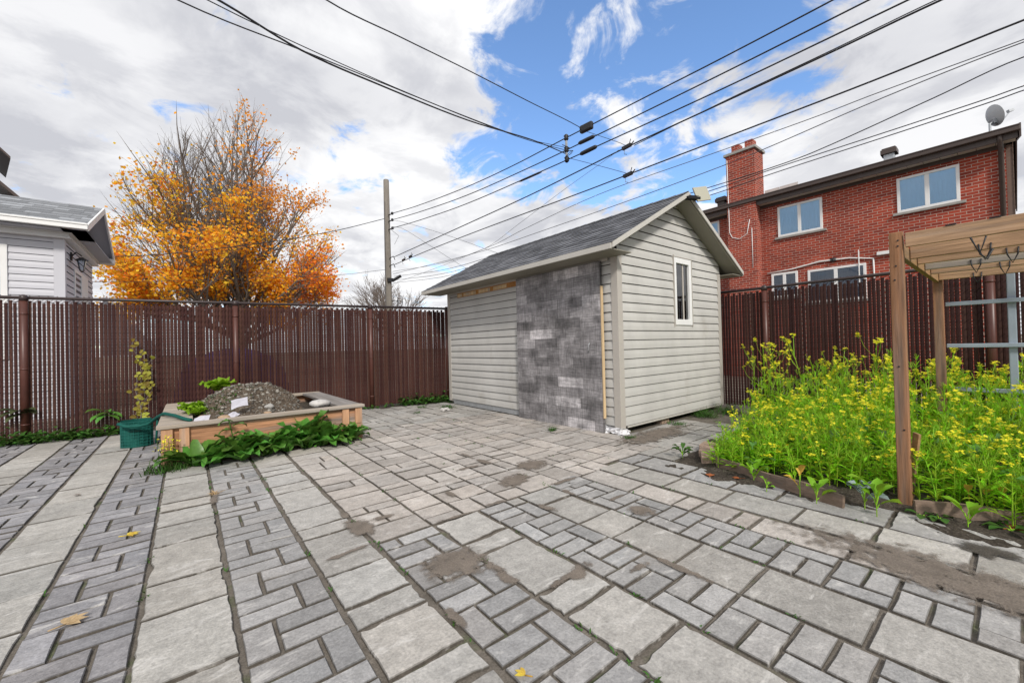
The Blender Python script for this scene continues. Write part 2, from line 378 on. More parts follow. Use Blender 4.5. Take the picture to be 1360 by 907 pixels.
def basket(x0,x1,phase,ya,yb,tone,left0=True,per=.2545,gap=.015):
    """bands: one standing brick beside two lying ones, the standing one changing sides"""
    y=phase; left=left0
    while y > ya: y -= per; left = not left
    w=.128
    while y < yb:
        j = random.uniform(-.004,.004); m = y+per/2+random.uniform(-.004,.004)
        tn = lambda: tv(tone,.92,1.08)
        if left:
            stone(x0,x0+w+j,y,y+per,tn(),gap); stone(x0+w+j,x1,y,m,tn(),gap); stone(x0+w+j,x1,m,y+per,tn(),gap)
        else:
            stone(x1-w+j,x1,y,y+per,tn(),gap); stone(x0,x1-w+j,y,m,tn(),gap); stone(x0,x1-w+j,m,y+per,tn(),gap)
        y += per; left = not left
def slabs(x0,x1,ys,tone,gap=.016,jit=.003,chip=.03,ya=-3,yb=9.2):
    ys = list(ys)
    while ys[0] > ya: ys.insert(0, ys[0]-random.choice((.18,.35,.36,.52)))
    while ys[-1] < yb: ys.append(ys[-1]+random.choice((.18,.36,.36,.52)))
    for a,b in zip(ys[:-1],ys[1:]):
        tn = tv(tone,.93,1.07)
        stone(x0,x1,a,b,tn,gap,jit,chip)
YA,YB=-2.9,9.3
# left-hand strips, running away from the house
slabs(-.93,-.58,[2.15,2.53,2.81,3.20,3.62,4.06,4.55,5.0,5.47,6.08,6.7,7.2],T_SLB)
basket(-.575,-.19,2.457,YA,YB,T_PUR,True)
slabs(-.19,.158,[2.0,2.53,2.88,3.42,3.78,4.15,4.37,4.93,5.2,5.6],T_SLB,jit=.004,chip=.05)
basket(.163,.548,1.89,YA,YB,T_BSK,True)
slabs(.555,.90,[1.28,1.46,1.81,1.99,2.34,2.89,3.075,3.46,3.975,4.2,4.62,4.8],T_GRY,jit=.004,chip=.06,gap=.018)
basket(-1.31,-.938,2.55,YA,YB,T_PUR,False)
slabs(-1.665,-1.317,[2.4,2.8],T_SLB)
basket(-2.045,-1.67,2.5,YA,YB,T_PUR,True)
slabs(-2.40,-2.05,[2.2,2.7],T_SLB)
basket(-2.785,-2.405,2.6,YA,YB,T_PUR,False)
slabs(-3.14,-2.79,[2.2,2.7],T_SLB)
basket(-3.52,-3.145,2.6,YA,YB,T_PUR,True)
slabs(-3.9,-3.525,[2.2,2.7],T_SLB); slabs(-4.3,-3.905,[2.0,2.7],T_PUR); slabs(-4.7,-4.305,[2.2,2.7],T_SLB)
# right-hand field in front of the line y = 2.53
E2=2.53
stone(.915,1.035,2.40,2.525,T_BSK,.016); stone(1.035,1.30,2.40,2.525,T_BLU,.016)
basket(.912,1.30,.855,YA,2.37,T_BSK,True,.2575,.016)
basket(1.68,2.055,.852,YA,2.38,T_BLU,True,.2575,.015); stone(1.68,1.92,2.40,2.525,T_BLU,.015); stone(1.92,2.055,2.40,2.525,T_GRY,.015)
basket(2.425,2.795,.865,YA,2.40,T_BLU,True,.2475,.015); stone(2.425,2.6,2.41,2.53,T_BLU,.015); stone(2.6,2.795,2.41,2.53,T_BLU,.015)
big=dict(gap=.019,jit=.006,chip=.10)
def slabset(x0,x1,ys,tone,**k):
    for a,b in zip(ys[:-1],ys[1:]): stone(x0,x1,a,b,tv(tone,.93,1.07),**k)
slabset(1.305,1.67,[-1.4,-.9,-.5,-.1,.40,.93,1.29,1.48,1.985,2.155,2.525],T_GRY,**big)
slabset(2.06,2.415,[-1.6,-1.1,-.75,-.35,.0,.39,.85,1.20,1.605,1.88,2.27,2.525],T_GRY,gap=.017,jit=.003,chip=.02)
slabset(2.805,3.075,[-1.6,-1.1,-.6,-.25,.12,.245,.6,1.10,1.23,1.485,1.63,2.01,2.53],T_PNK,gap=.018,jit=.002)
slabset(3.105,3.445,[-1.6,-1.1,-.7,-.25,.155,.55,.955,1.435,1.88,2.30,2.56],T_SLB,gap=.017,jit=.003,chip=.03)
slabset(3.455,3.84,[-1.6,-1.1,-.6,-.05,.53,1.16,1.50,1.915,2.41,2.60],T_BLU,gap=.02,jit=.004,chip=.04)
# far field behind that line: narrow pale rows of mixed sizes
cols=[.912,1.302,1.567,1.965,2.20,2.595,2.86,3.265,3.53,3.93,4.20,4.47]
for i,(a,b) in enumerate(zip(cols[:-1],cols[1:])):
    y=2.537 if a<3.2 else 2.61
    wide = b-a>.3
    while y<9.2:
        h=random.choice((.125,.18,.25,.25,.26,.30)) if wide else random.choice((.125,.19,.25,.36))
        tn=tv(T_PNK if y<6 else T_GRY,.90,1.06)
        if wide and random.random()<.38:
            m=a+(b-a)*random.choice((.35,.5,.65)); stone(a,m,y,y+h,tn,.013,.003,.02); stone(m,b,y,y+h,tv(tn,.95,1.05),.013,.003,.02)
        else: stone(a,b,y,y+h,tn,.013,.003,.02)
        y+=h
y=2.20
for r_ in range(4):                                              # beside the shed
    x=3.86 if r_<2 else 4.48
    while x<5.9:
        w=random.choice((.25,.36,.4)); stone(x,x+w,y,y+.265,tv(T_GRY,.9,1.05),.012,.003,.03); x+=w
    y+=.265
struct('patio_paving', PV, M['stone'], tone=True)

def patch(name, cx, cy, rx, ry, h, seed, m, rot=0., n=30, rough=.012):
    """thin film of loose sand lying on the stones, thinning out to nothing at its rim"""
    b=MB(); c,s=math.cos(rot),math.sin(rot); al=[]; k_=1.35
    for i in range(n+1):
        for j in range(n+1):
            u=-1+2*i/n; v=-1+2*j/n; x=u*rx*k_; y=v*ry*k_
            X=cx+c*x-s*y; Y=cy+s*x+c*y; r=math.hypot(u,v)*k_
            al.append(max(-1.,.75*(1-r*r)+.12*hash_noise(X,Y,3.2,seed)))
            b.v.append((X,Y,.0062+h*max(0,1-r*r)*.5))
    for i in range(n):
        for j in range(n):
            o=i*(n+1)+j; q=(o,o+n+1,o+n+2,o+1)
            if max(al[k] for k in q)>-.75: b.f.append(q); b.m.append(0); b.c.append(1.)
    o=obj(name,b,M['wetdust'] if m is M['soil'] else M['dust'],smooth=True); o['kind']='structure'
    at=o.data.attributes.new('alpha','FLOAT','POINT'); at.data.foreach_set('value',al)
patch('sand_patch',1.17,1.985,.23,.19,.008,1,M['dirt'])
patch('sand_patch',1.295,1.75,.05,.25,.006,4,M['dirt'],rough=.008)
patch('sand_patch',1.62,1.48,.13,.06,.005,5,M['dirt'],.3,rough=.01)
patch('sand_patch',2.98,.22,.26,.85,.013,2,M['dirt'],-.05,rough=.014)
patch('sand_patch',2.85,-.55,.36,.6,.012,7,M['dirt'],0,rough=.014)
patch('sand_patch',2.30,2.86,.24,.14,.005,3,M['dirt'],.4,rough=.012)
patch('sand_patch',2.72,3.10,.24,.16,.004,8,M['dirt'],.2,rough=.012)
patch('sand_patch',2.55,1.72,.10,.14,.004,9,M['dirt'],.2,rough=.01)
patch('sand_patch',.90,2.85,.10,.20,.004,10,M['dirt'],0,rough=.012)
PR=random.Random(77)
for k in range(22):
    if k%2: X_,Y_=PR.choice((.907,.55,1.302,1.675,.16,2.06,2.42)),PR.uniform(1.1,4.2); rx_,ry_=PR.uniform(.03,.05),PR.uniform(.10,.26)
    else: X_,Y_=PR.choice((.73,.35,1.1,1.5,1.87,-.02,2.2,2.6)),PR.choice((2.53,1.98,1.29,2.88,3.46,1.485)); rx_,ry_=PR.uniform(.10,.2),PR.uniform(.025,.045)
    patch('sand_patch',X_+PR.uniform(-.02,.02),Y_,rx_,ry_,.003,20+k,M['dirt'],PR.uniform(-.1,.1),n=18,rough=.007)
patch('soil_patch',3.46,.10,.12,.17,.010,11,M['soil'],0,rough=.012)
patch('soil_patch',4.85,2.95,.9,.28,.012,12,M['dirt'],0,rough=.02)

# planting soil: a height field spilling a little over the paving edge
b=MB(); nx,ny=70,150; X0,X1,Y0,Y1=3.50,7.70,-3.2,2.35
for i in range(nx+1):
    for j in range(ny+1):
        x=X0+(X1-X0)*(i/nx)**1.5; y=Y0+(Y1-Y0)*j/ny
        e=min((x-3.70)/.18,(2.12+.25*max(0,min(1,(x-4.3)))-y)/.2,1.); e=max(e,-1)
        b.v.append((x,y,.024*e+.014*hash_noise(x,y,3.,5)+random.gauss(0,.004)-.004))
for i in range(nx):
    for j in range(ny):
        o=i*(ny+1)+j; b.f.append((o,o+ny+1,o+ny+2,o+1)); b.m.append(0); b.c.append(1.)
struct('planting_soil',b,M['soil'],smooth=True)
# strip of earth under the back fence
b=MB(); nx=90
for i in range(nx+1):
    x=-4.8+10.3*i/nx; fy=fence_y(x)
    for j in range(7):
        y=fy-.30+.10*j; b.v.append((x,y,(.02-.035*abs(j-3.2)/3)+.012*hash_noise(x,y,3,8)))
for i in range(nx):
    for j in range(6):
        o=i*7+j; b.f.append((o,o+7,o+8,o+1)); b.m.append(0); b.c.append(1.)
struct('fence_soil',b,M['soil'],smooth=True)

# ------------------------------------------------------------------ the shed
SX0,SX1,SY0,SY1 = 4.47,7.45,3.28,7.70
shed = thing('garden_shed',(5.9,5.5,0),'beige vinyl-sided garden shed with grey shingle roof and patterned grey sliding panel','shed')
RIDGE_X,RIDGE_Z,EAVE_Z,SL = 5.93,3.465,2.44,(3.465-2.44)/(5.93-4.03)
def roof_z(x): return RIDGE_Z - SL*abs(x-RIDGE_X) - .055            # underside
EXP=.128
def course(mb, p0, p1, out, z0, z1, q0=None, q1=None):
    """one lap: lower edge stands out, upper edge tucks in; p=(x,y) ends at z0, q at z1"""
    q0=q0 or p0; q1=q1 or p1; o=Vector((out[0],out[1],0)); zc=z0+(z1-z0)*.55
    a0=Vector((*p0,z0)); a1=Vector((*p1,z0)); b0=Vector((*q0,z1)); b1=Vector((*q1,z1))
    gz=Vector((0,0,.009)); l0=a0+gz+o*.018; l1=a1+gz+o*.018; c0=a0+gz+o*.001; c1=a1+gz+o*.001; t0=b0+o*.003; t1=b1+o*.003
    m0=l0.lerp(t0,.5)+o*.004; m1=l1.lerp(t1,.5)+o*.004
    mb.face([l0,l1,m1,m0]); mb.face([m0,m1,t1,t0]); mb.face([c0,c1,l1,l0],1); mb.face([a0,a1,c1,c0],1)  # second material slot carries the painted shade below the lap
f=MB(); z=.10
while z<2.32:
    course(f,(SX0,SY1),(SX0,SY0),(-1,0),z,min(z+EXP,2.34)); z+=EXP
f.box(SX0+.004,SY0+.02,.06,SX0+.03,SY1-.02,2.40)
obj('front_wall',f,[M['siding'],M['lap_shade']],shed)
f=MB(); z=.10; WX0,WX1,WZ0,WZ1=5.885,6.42,1.475,2.535
while z<3.36:
    z1=z+EXP
    def ext(zz):
        h=(RIDGE_Z-.075-zz)/SL
        return max(SX0,RIDGE_X-h),min(SX1,RIDGE_X+h)
    a0,a1=ext(z); b0,b1=ext(z1)
    if a1-a0<.06: break
    if b1<b0: b0=b1=RIDGE_X
    if z1>WZ0+.02 and z<WZ1-.02:
        if z<WZ0: course(f,(WX0,SY0),(WX1,SY0),(0,-1),z,WZ0+.02)
        course(f,(a0,SY0),(WX0,SY0),(0,-1),z,z1,(b0,SY0),(WX0,SY0)); course(f,(WX1,SY0),(a1,SY0),(0,-1),z,z1,(WX1,SY0),(b1,SY0))
    else: course(f,(a0,SY0),(a1,SY0),(0,-1),z,z1,(b0,SY0),(b1,SY0))
    z=z1
obj('side_wall',f,[M['siding'],M['lap_shade']],shed)
f=MB(); f.box(SX0+.03,SY1-.03,.06,SX1,SY1,2.42); f.box(SX1-.03,SY0+.03,.06,SX1,SY1-.03,2.42)
f.raw([(SX0,SY1,2.42),(SX1,SY1,2.42),(RIDGE_X,SY1,RIDGE_Z-.07),(SX0,SY1-.03,2.42),(SX1,SY1-.03,2.42),(RIDGE_X,SY1-.03,RIDGE_Z-.07)],[(0,1,2),(5,4,3),(0,2,5,3),(2,1,4,5)])
obj('rear_wall',f,M['siding'],shed)
f=MB(); f.box(SX0+.2,SY0+.35,.02,SX1-.1,SY1-.1,.05); obj('floor_frame',f,M['dark'],shed)
for (cx,cy,sx,sy) in ((SX0,SY0,1,1),(SX0,SY1,1,-1),(SX1,SY0,-1,1)):
    c=MB(); w=.105
    x0=cx-sx*.022; y0=cy-sy*.022
    c.box(min(x0,x0+sx*w),min(y0,y0+sy*.012),.07,max(x0,x0+sx*w),max(y0,y0+sy*.012),2.40)
    c.box(min(x0,x0+sx*.012),min(y0+sy*.012,y0+sy*w),.07,max(x0,x0+sx*.012),max(y0+sy*.012,y0+sy*w),2.40)
    obj('corner_post',c,M['trim'],shed,bevel=.003)
# roof
RY0,RY1=3.02,8.08
slope=Vector((1,0,SL)).normalized(); nrm=Vector((-SL,0,1)).normalized()
for sgn,nm in ((1,'roof_slope'),(-1,'roof_slope')):
    rb=MB(); L=(RIDGE_X-4.03)*math.sqrt(1+SL*SL); n=15; e=L/n
    d=Vector((sgn*1,0,SL)).normalized(); nn=Vector((-sgn*SL,0,1)).normalized()
    base=Vector((RIDGE_X-sgn*(RIDGE_X-4.03),0,EAVE_Z))
    for i in range(n):
        y=RY0-.012; off=random.uniform(0,.2)
        while y<RY1:
            w=random.choice((.13,.17,.2,.26,.33)); y1=min(y+w,RY1+.012)
            t=random.choice((.72,.85,1.,1.1,1.3,1.5))
            p=base+d*(e*i-.012); q=base+d*(e*(i+1)+.004); th=.010+random.uniform(0,.004)
            A=[p+nn*th,q+nn*.003]
            pts=[Vector((p.x,y,p.z))+nn*th, Vector((p.x,y1-.003,p.z))+nn*th, Vector((q.x,y1-.003,q.z))+nn*.004, Vector((q.x,y,q.z))+nn*.004]
            if sgn<0: pts=pts[::-1]
            rb.face(pts,0,(t,t,t*1.02))
            ed=[Vector((p.x,y,p.z)),Vector((p.x,y1-.003,p.z)),Vector((p.x,y1-.003,p.z))+nn*th,Vector((p.x,y,p.z))+nn*th]
            rb.face(ed,0,(.5,.5,.5)); y=y1
    obj(nm,rb,M['shingle'],shed,tone=True)
    dk=MB()
    for yy in (0,):
        a=base; c=Vector((RIDGE_X,0,RIDGE_Z))
        dk.raw([(a.x,RY0,a.z),(a.x,RY1,a.z),(c.x,RY1,c.z),(c.x,RY0,c.z),(a.x,RY0,a.z-.035),(a.x,RY1,a.z-.035),(c.x,RY1,c.z-.035),(c.x,RY0,c.z-.035)],[(0,1,2,3),(7,6,5,4),(0,4,5,1),(0,3,7,4),(1,5,6,2)])
    obj('roof_deck',dk,M['soffit'],shed)
    # rake boards along both gable ends
    for yy in (RY0,RY1):
        rk=MB(); y0,y1=(yy-.02,yy) if yy==RY0 else (yy,yy+.02)
        ax,az=base.x,base.z+.006; cx_,cz=RIDGE_X,RIDGE_Z+.006; h=.066
        v=[(ax,y0,az),(cx_,y0,cz),(cx_,y0,cz-h),(ax,y0,az-h),(ax,y1,az),(cx_,y1,cz),(cx_,y1,cz-h),(ax,y1,az-h)]
        rk.raw(v,[(0,1,2,3),(7,6,5,4),(0,4,5,1),(3,2,6,7),(0,3,7,4),(1,5,6,2)]); obj('rake_board',rk,M['fascia'],shed)
rc=MB()
y=RY0-.01
while y<RY1:
    t=random.uniform(.7,1.2)
    for s_ in (1,-1):
        q=[Vector((RIDGE_X,y,RIDGE_Z+.022)),Vector((RIDGE_X,y+.2,RIDGE_Z+.017)),Vector((RIDGE_X-s_*.13,y+.2,RIDGE_Z+.017-.13*SL)),Vector((RIDGE_X-s_*.13,y,RIDGE_Z+.022-.13*SL))]
        rc.face(q if s_>0 else q[::-1],0,(t,t,t))
    y+=.2
obj('ridge_cap',rc,M['shingle'],shed,tone=True)
for sx,xw in ((1,SX0),(-1,SX1)):
    ex=RIDGE_X-sx*(RIDGE_X-4.03)
    fb=MB(); fb.box(min(ex-sx*.02,ex),RY0+.0,EAVE_Z-.072,max(ex-sx*.02,ex),RY1,EAVE_Z-.003); obj('fascia',fb,M['fascia'],shed,bevel=.003)
    sb=MB(); a,b_=sorted((ex+sx*.004,xw-sx*.005)); sb.box(a,RY0+.02,EAVE_Z-.070,b_,RY1-.02,EAVE_Z-.058); obj('eave_soffit',sb,M['soffit'],shed)
# gable soffits under the overhang
for sx in (1,-1):
    ex=RIDGE_X-sx*(RIDGE_X-4.03); s2=MB()
    za,zc=EAVE_Z-.068,RIDGE_Z-.068
    v=[(ex,RY0+.004,za),(ex,SY0-.02,za),(RIDGE_X,SY0-.02,zc),(RIDGE_X,RY0+.004,zc)]
    v2=[(a,b_,c-.012) for a,b_,c in v]
    s2.raw(v+v2,[(0,1,2,3),(7,6,5,4),(0,4,5,1),(3,2,6,7),(0,3,7,4),(1,5,6,2)]); obj('gable_soffit',s2,M['soffit'],shed)
# eave return at the near corner, frieze under the eave
rt=MB(); rt.box(4.05,SY0-.03,EAVE_Z-.15,SX0+.06,SY0-.022,EAVE_Z-.02); 
fr=MB(); fr.box(SX0-.045,SY0+.12,2.335,SX0-.018,SY1-.1,2.40); obj('top_rail',fr,M['trim'],shed,bevel=.003)
fr=MB(); fr.box(SX0-.022,5.36,2.245,SX0-.019,7.30,2.335); o=obj('bare_header',fr,M['osb'],shed,label='bare orange-brown header framing left of the sliding panel')
for y0,y1 in ((5.62,6.02),(6.12,6.50),(6.60,7.05),(7.1,7.28)):
    b=MB(); b.box(SX0-.028,y0,2.255,SX0-.0225,y1,2.318); obj('header_block',b,M['pine'],shed)
# sliding panel
pn=MB(); PY0,PY1=3.505,5.30; PXf=4.398
pn.box(PXf,PY0,-.005,SX0-.036,PY1,2.345,0,(.55,.55,.56))
z=0.0; r_=0
while z<2.33:
    h=.146; y=PY1-.002-(random.uniform(0,.4)); yy=PY1-.002
    first=True
    while yy>PY0+.004:
        w=random.choice((.34,.42,.5,.5)) if not first else random.uniform(.12,.5); first=False
        y2=max(yy-w,PY0+.002); t=random.choice((.62,.72,.8,.88,.95,1.,1.1,1.25)) if random.random()<.9 else 1.8 
        pn.face([(PXf-.0025,yy,z),(PXf-.0025,y2,z),(PXf-.0025,y2,min(z+h,2.343)),(PXf-.0025,yy,min(z+h,2.343))],0,(t,t,t*1.02)); yy=y2
    z+=h
obj('sliding_panel',pn,M['laminate'],shed,tone=True,label='grey wood-look laminate sliding panel')
bt=MB(); bt.box(PXf-.008,PY0-.024,.20,PXf+.03,PY0-.003,2.0); obj('panel_batten',bt,M['pine'],shed,bevel=.002)
hd=MB(); hd.tube([(PXf-.006,3.73,1.10),(PXf-.022,3.725,1.14),(PXf-.022,3.715,1.20),(PXf-.006,3.71,1.23)],.006,6); obj('panel_handle',hd,M['galv'],shed,smooth=True)
sk=MB(); sk.box(SX0-.012,5.30,.015,SX0+.01,SY1-.15,.085); obj('skirting',sk,M['galv'],shed)
fo=MB()
nn_=14
for i in range(nn_+1):
    for j in range(5):
        t=i/nn_; 
        if t<.62: x=SX0-.035; y=SY0+.30-(.33)*(t/.62)
        else: x=SX0-.03+.17*((t-.62)/.38); y=SY0-.035
        fo.v.append((x+random.gauss(0,.012),y+random.gauss(0,.012),.005+.095*j/4*(1-.6*max(0,(t-.7)/.3))+random.gauss(0,.006)))
for i in range(nn_):
    for j in range(4):
        o_=i*5+j; fo.f.append((o_,o_+5,o_+6,o_+1)); fo.m.append(0); fo.c.append(1.)
obj('foil_skirt',fo,M['foil'],shed,label='torn white foil at the near bottom corner')
wk=MB(); wk.box(SX0+.14,SY0-.012,.075,SX1,SY0+.01,.10); obj('base_trim',wk,M['fascia'],shed)
bk=MB(); bk.box(5.55,SY0+.05,-.03,5.75,SY0+.2,.07); obj('support_block',bk,M['brickedge'],shed)
# side window
wf=MB(); yo,yi=SY0-.028,SY0+.03
for (x0,z0,x1,z1) in ((WX0,WZ0,WX0+.07,WZ1),(WX1-.07,WZ0,WX1,WZ1),(WX0+.07,WZ0,WX1-.07,WZ0+.09),(WX0+.07,WZ1-.09,WX1-.07,WZ1)):
    wf.box(x0,yo,z0,x1,yi,z1)
wfo=obj('window',wf,M['white'],shed,bevel=.006)
s_=MB(); s_.box(WX0+.30,SY0+.002,WZ0+.09,WX0+.335,SY0+.02,WZ1-.09); obj('window_mullion',s_,M['trim'],wfo)
s_=MB(); s_.box(WX0+.07,SY0+.008,WZ0+.09,WX1-.07,SY0+.012,WZ1-.09); obj('pane',s_,M['pane_dark'],wfo)
s_=MB(); s_.box(WX0+.02,SY0+.30,WZ0-.1,WX1+.1,SY0+.31,WZ1); obj('blind',s_,M['curtain2'],wfo)
s_=MB(); s_.box(WX0-.012,yo-.006,WZ0-.02,WX0,yi,WZ1+.03); s_.box(WX1,yo-.006,WZ0-.02,WX1+.012,yi,WZ1+.012); s_.box(WX0,yo-.006,WZ1,WX1,yi,WZ1+.012); obj('window_channel',s_,M['trim'],wfo)
# square lamp on the gable peak
lp=MB(); c=Vector((6.18,2.93,3.47)); ax=Vector((.93,-.2,.22)).normalized(); up=Vector((-.22,.25,.95)); up=(up-ax*up.dot(ax)).normalized(); nn=ax.cross(up)
lp.obox(c,ax*.155,up*.115,nn*.012)
fl=obj('flood_light',lp,mat('tan_panel',(.42,.41,.33),.5,.3),shed,bevel=.006)
lp=MB(); lp.tube([(5.93,3.02,3.41),(6.0,2.97,3.40),(6.10,2.95,3.42)],.022,8); lp.obox((5.98,2.98,3.375),(.13,-.03,0.01),(.01,.04,0),(0,0,.018)); obj('lamp_arm',lp,M['dark'],fl)
# ------------------------------------------------------------------ fences
def fence(name,label,A,B,posts,H,slat_m,side,gaps,pitch=.0475,parapet=True):
    """chain-link fence woven with vertical privacy slats, from A to B (2-D); side = +1/-1 facing normal"""
    A=Vector((A[0],A[1],0)); B=Vector((B[0],B[1],0)); d=(B-A); L=d.length; d.normalize()
    nrm=Vector((d.y,-d.x,0))*side                                   # towards the yard
    t=thing(name,(A+B)/2,label,'fence')
    ps=[0]+sorted(posts)+[L]
    up=Vector((0,0,1))
    n=int(L/pitch); per={}
    for i in range(n):
        s=(i+.5)*pitch
        k=sum(1 for p in posts if p<s)
        mb=per.setdefault(k,MB())
        w=pitch-(gaps(s)+random.uniform(-.001,.001)); ztop=H-.045-(.035 if i%2 else 0)-random.uniform(0,.012); zb=.03+random.uniform(0,.03)
        j=random.gauss(0,.0008); tl=random.gauss(0,.0008)
        c=A+d*(s+j)
        prof=[(-.5,.0),(-.36,.006),(0,.0085),(.36,.006),(.5,.0),(.3,-.003),(-.3,-.003)]
        m_=len(prof); v=[c+d*w*a+nrm*q+up*zb for a,q in prof]+[c+d*w*a+nrm*q+up*ztop+d*tl*3 for a,q in prof]
        mb.raw(v,[tuple(range(m_))[::-1],tuple(range(m_,2*m_))]+[(a,(a+1)%m_,m_+(a+1)%m_,m_+a) for a in range(m_)])
    for k,mb in sorted(per.items()): obj('slat_panel',mb,slat_m,t)
    wm=MB(); r=.0034
    for i in range(n+1):
        s=i*pitch; m=int((H-.06)/pitch)
        for k in range(m):
            z0=.03+k*pitch; odd=(k%2)
            a=A+d*(s+(pitch/2 if odd else -pitch/2))+up*z0; b=A+d*(s+(-pitch/2 if odd else pitch/2))+up*(z0+pitch)
            o=nrm*(.0105 if not odd else -.0075)
            a=a+o; b=b+o
            wm.tube([a,b],r,3,cap=False)
    if parapet:
        for i in range(int(L/pitch*.5)):                             # twisted ends above the rail
            a=A+d*(i*2*pitch)+up*(H-.03)
            wm.tube([a,a+d*pitch*.5+up*.055,a+d*pitch+up*.0],.004,3,cap=False)
    obj('chain_link',wm,M['wire'],t)
    rl=MB(); rl.tube([A+up*(H-.01),B+up*(H-.01)],.024,10); obj('top_rail',rl,M['rail'],t,smooth=True)
    for s in posts+[0.0,L]:
        pb=MB(); c=A+d*s+nrm*.035; pb.lathe(c.x,c.y,[(.043,-.03),(.043,H-.02)],14); po=obj('post',pb,M['post'],t,smooth=True)
        pc=MB(); pc.lathe(c.x,c.y,[(.047,H-.06),(.049,H-.02),(.046,H+.008),(.02,H+.03)],14); obj('post_cap',pc,M['rail'],po,smooth=True)
        for zt in (H-.25,H*.5,.25):
            bd=MB(); bd.lathe(c.x,c.y,[(.0465,zt-.012),(.0465,zt+.012)],12); obj('band',bd,M['post'],po,smooth=True)
    return t
FA=(-5.0,fence_y(-5.0)); FB=(4.62,fence_y(4.62))
fl_=math.hypot(FB[0]-FA[0],FB[1]-FA[1]); kx=fl_/(FB[0]-FA[0])
def gap_left(s):
    x=-5.0+s/kx
    if x<-1.35: return .0115
    if -1.35<x<-1.2: return .002
    if x<-.5: return .006 if hash_noise(x,0,1.3,2)>-.2 else .003
    if x<.9: return .0042 if hash_noise(x,0,1.1,6)>-.3 else .002
    return .0024 if x<2.6 else .0012
fence('chain_link_fence','reddish brown slatted chain-link fence along the back behind the raised bed',FA,FB,[(x+5.0)*kx for x in (-4.2,-1.83,.69,2.97)],2.11,M['slat'],1,gap_left)
def gap_right(s): return .0075 if hash_noise(s,0,.9,3)>.1 else .0035
fence('chain_link_fence','dark brown slatted chain-link fence behind the yellow-flowering bed and pergola',(7.72,8.0),(7.72,-4.0),[8-5.2,8-2.63,8-.15],2.11,M['slat_dark'],1,gap_right)

def disc(mb,p,d,up,L,W,**k): mb.leaf(p,d,up,L,W,**k)

# domed purple-blue canopy standing behind the back fence
dm=thing('garden_canopy',(.80,10.3,0),'purple-blue dome seen through the slats of the back fence','canopy')
c=MB(); c.lathe(.80,10.3,[(.98,.0),(1.0,.45),(.9,.85),(.68,1.12),(.36,1.27),(.02,1.32)],22); obj('dome',c,M['purple'],dm,smooth=True)

# ------------------------------------------------------------------ raised bed
bed=thing('raised_bed',(.83,6.9,0),'square raised planter of orange cedar boards with a weathered grey rim','planter')
BX0,BX1,BY0,BY1,BZ=-.25,1.905,5.66,8.14,.462
for (x0,x1,z0,z1) in ((BX0+.04,BX1-.03,.02,.215),(BX0+.04,BX1-.03,.22,.42)):
    b=MB(); b.box(x0,BY0+.05,z0,x1,BY0+.085,z1); obj('side_board',b,M['cedarX'],bed,bevel=.004)
    b=MB(); b.box(x0,BY1-.07,z0,x1,BY1-.035,z1); obj('side_board',b,M['cedarX'],bed,bevel=.004)
for xx in (BX0+.045,BX1-.08):
    for z0,z1 in ((.02,.155),(.16,.285),(.29,.42)):
        b=MB(); b.box(xx,BY0+.087,z0,xx+.035,BY1-.072,z1); obj('side_board',b,M['greyY'],bed,bevel=.004)
for (x0,x1,yy) in ((BX0+.025,BX0+.125,BY0+.012),(BX0+.175,BX0+.265,BY0+.012),(BX1-.285,BX1-.195,BY0+.012),(BX1-.115,BX1-.02,BY0+.012)):
    b=MB()
    b.box(x0,yy,.0,x1,yy+.037,.205); b.box(x0+.002,yy+.001,.21,x1-.001,yy+.037,.42)
    obj('corner_block',b,M['cedarZ'],bed,bevel=.004)
b=MB(); b.box(BX0-.01,BY0-.005,.424,BX1+.01,BY0+.13,BZ); obj('rim_board',b,M['greyX'],bed,bevel=.005)
b=MB(); b.box(BX0+.0,BY1-.16,.424,BX1,BY1,BZ); obj('rim_board',b,M['greyX'],bed,bevel=.005)
for k in range(6):
    y0=BY0+.134+k*.37; b=MB(); b.box(BX0-.005,y0,.424,BX0+.30,y0+.362,BZ-random.uniform(0,.004)); obj('rim_board',b,M['greyX'],bed,bevel=.005)
b=MB(); b.box(BX1-.30,BY0+.134,.424,BX1-.01,BY1-.164,BZ); obj('rim_board',b,M['greyY'],bed,bevel=.005)
b=MB(); b.box(BX0+.09,BY0+.09,.1,BX1-.09,BY1-.08,.30); obj('bed_soil',b,M['soil'],bed)
# gravelly heap of soil
hb=MB(); n=90; hx,hy=.70,6.92
def heap_z(x,y):
    r=math.hypot((x-hx)/.95,(y-hy)/1.1)
    z=.30+.55*max(0,1-r)**.85 if r<1 else .30
    z=.34+.43*math.exp(-(r*1.5)**2.4)*1.0+.025*hash_noise(x,y,3,3)*(1 if r<1.1 else .5)
    if x>1.25: z-=.30*min(1,(x-1.25)/.2)
    return z
for i in range(n+1):
    for j in range(n+1):
        x=BX0+.085+(BX1-BX0-.17)*i/n; y=BY0+.09+(BY1-BY0-.17)*j/n
        hb.v.append((x,y,heap_z(x,y)+random.gauss(0,.008)))
for i in range(n):
    for j in range(n):
        o=i*(n+1)+j; hb.f.append((o,o+n+1,o+n+2,o+1)); hb.m.append(0); hb.c.append(1.)
hp=obj('soil_heap',hb,M['heap'],smooth=False); tag(hp,'mound of grey gravelly soil heaped inside the raised cedar planter','soil heap')
gb=MB()
for k in range(900):
    x=random.gauss(hx,.42); y=random.gauss(hy-.15,.5)
    if not(BX0+.3<x<BX1-.35 and BY0+.14<y<BY1-.2): continue
    r=random.choice((.006,.008,.009,.011,.014,.022)); gb.blob((x,y,heap_z(x,y)+r*.4),r,r*1.1,r*.8,k,6,4,.3)
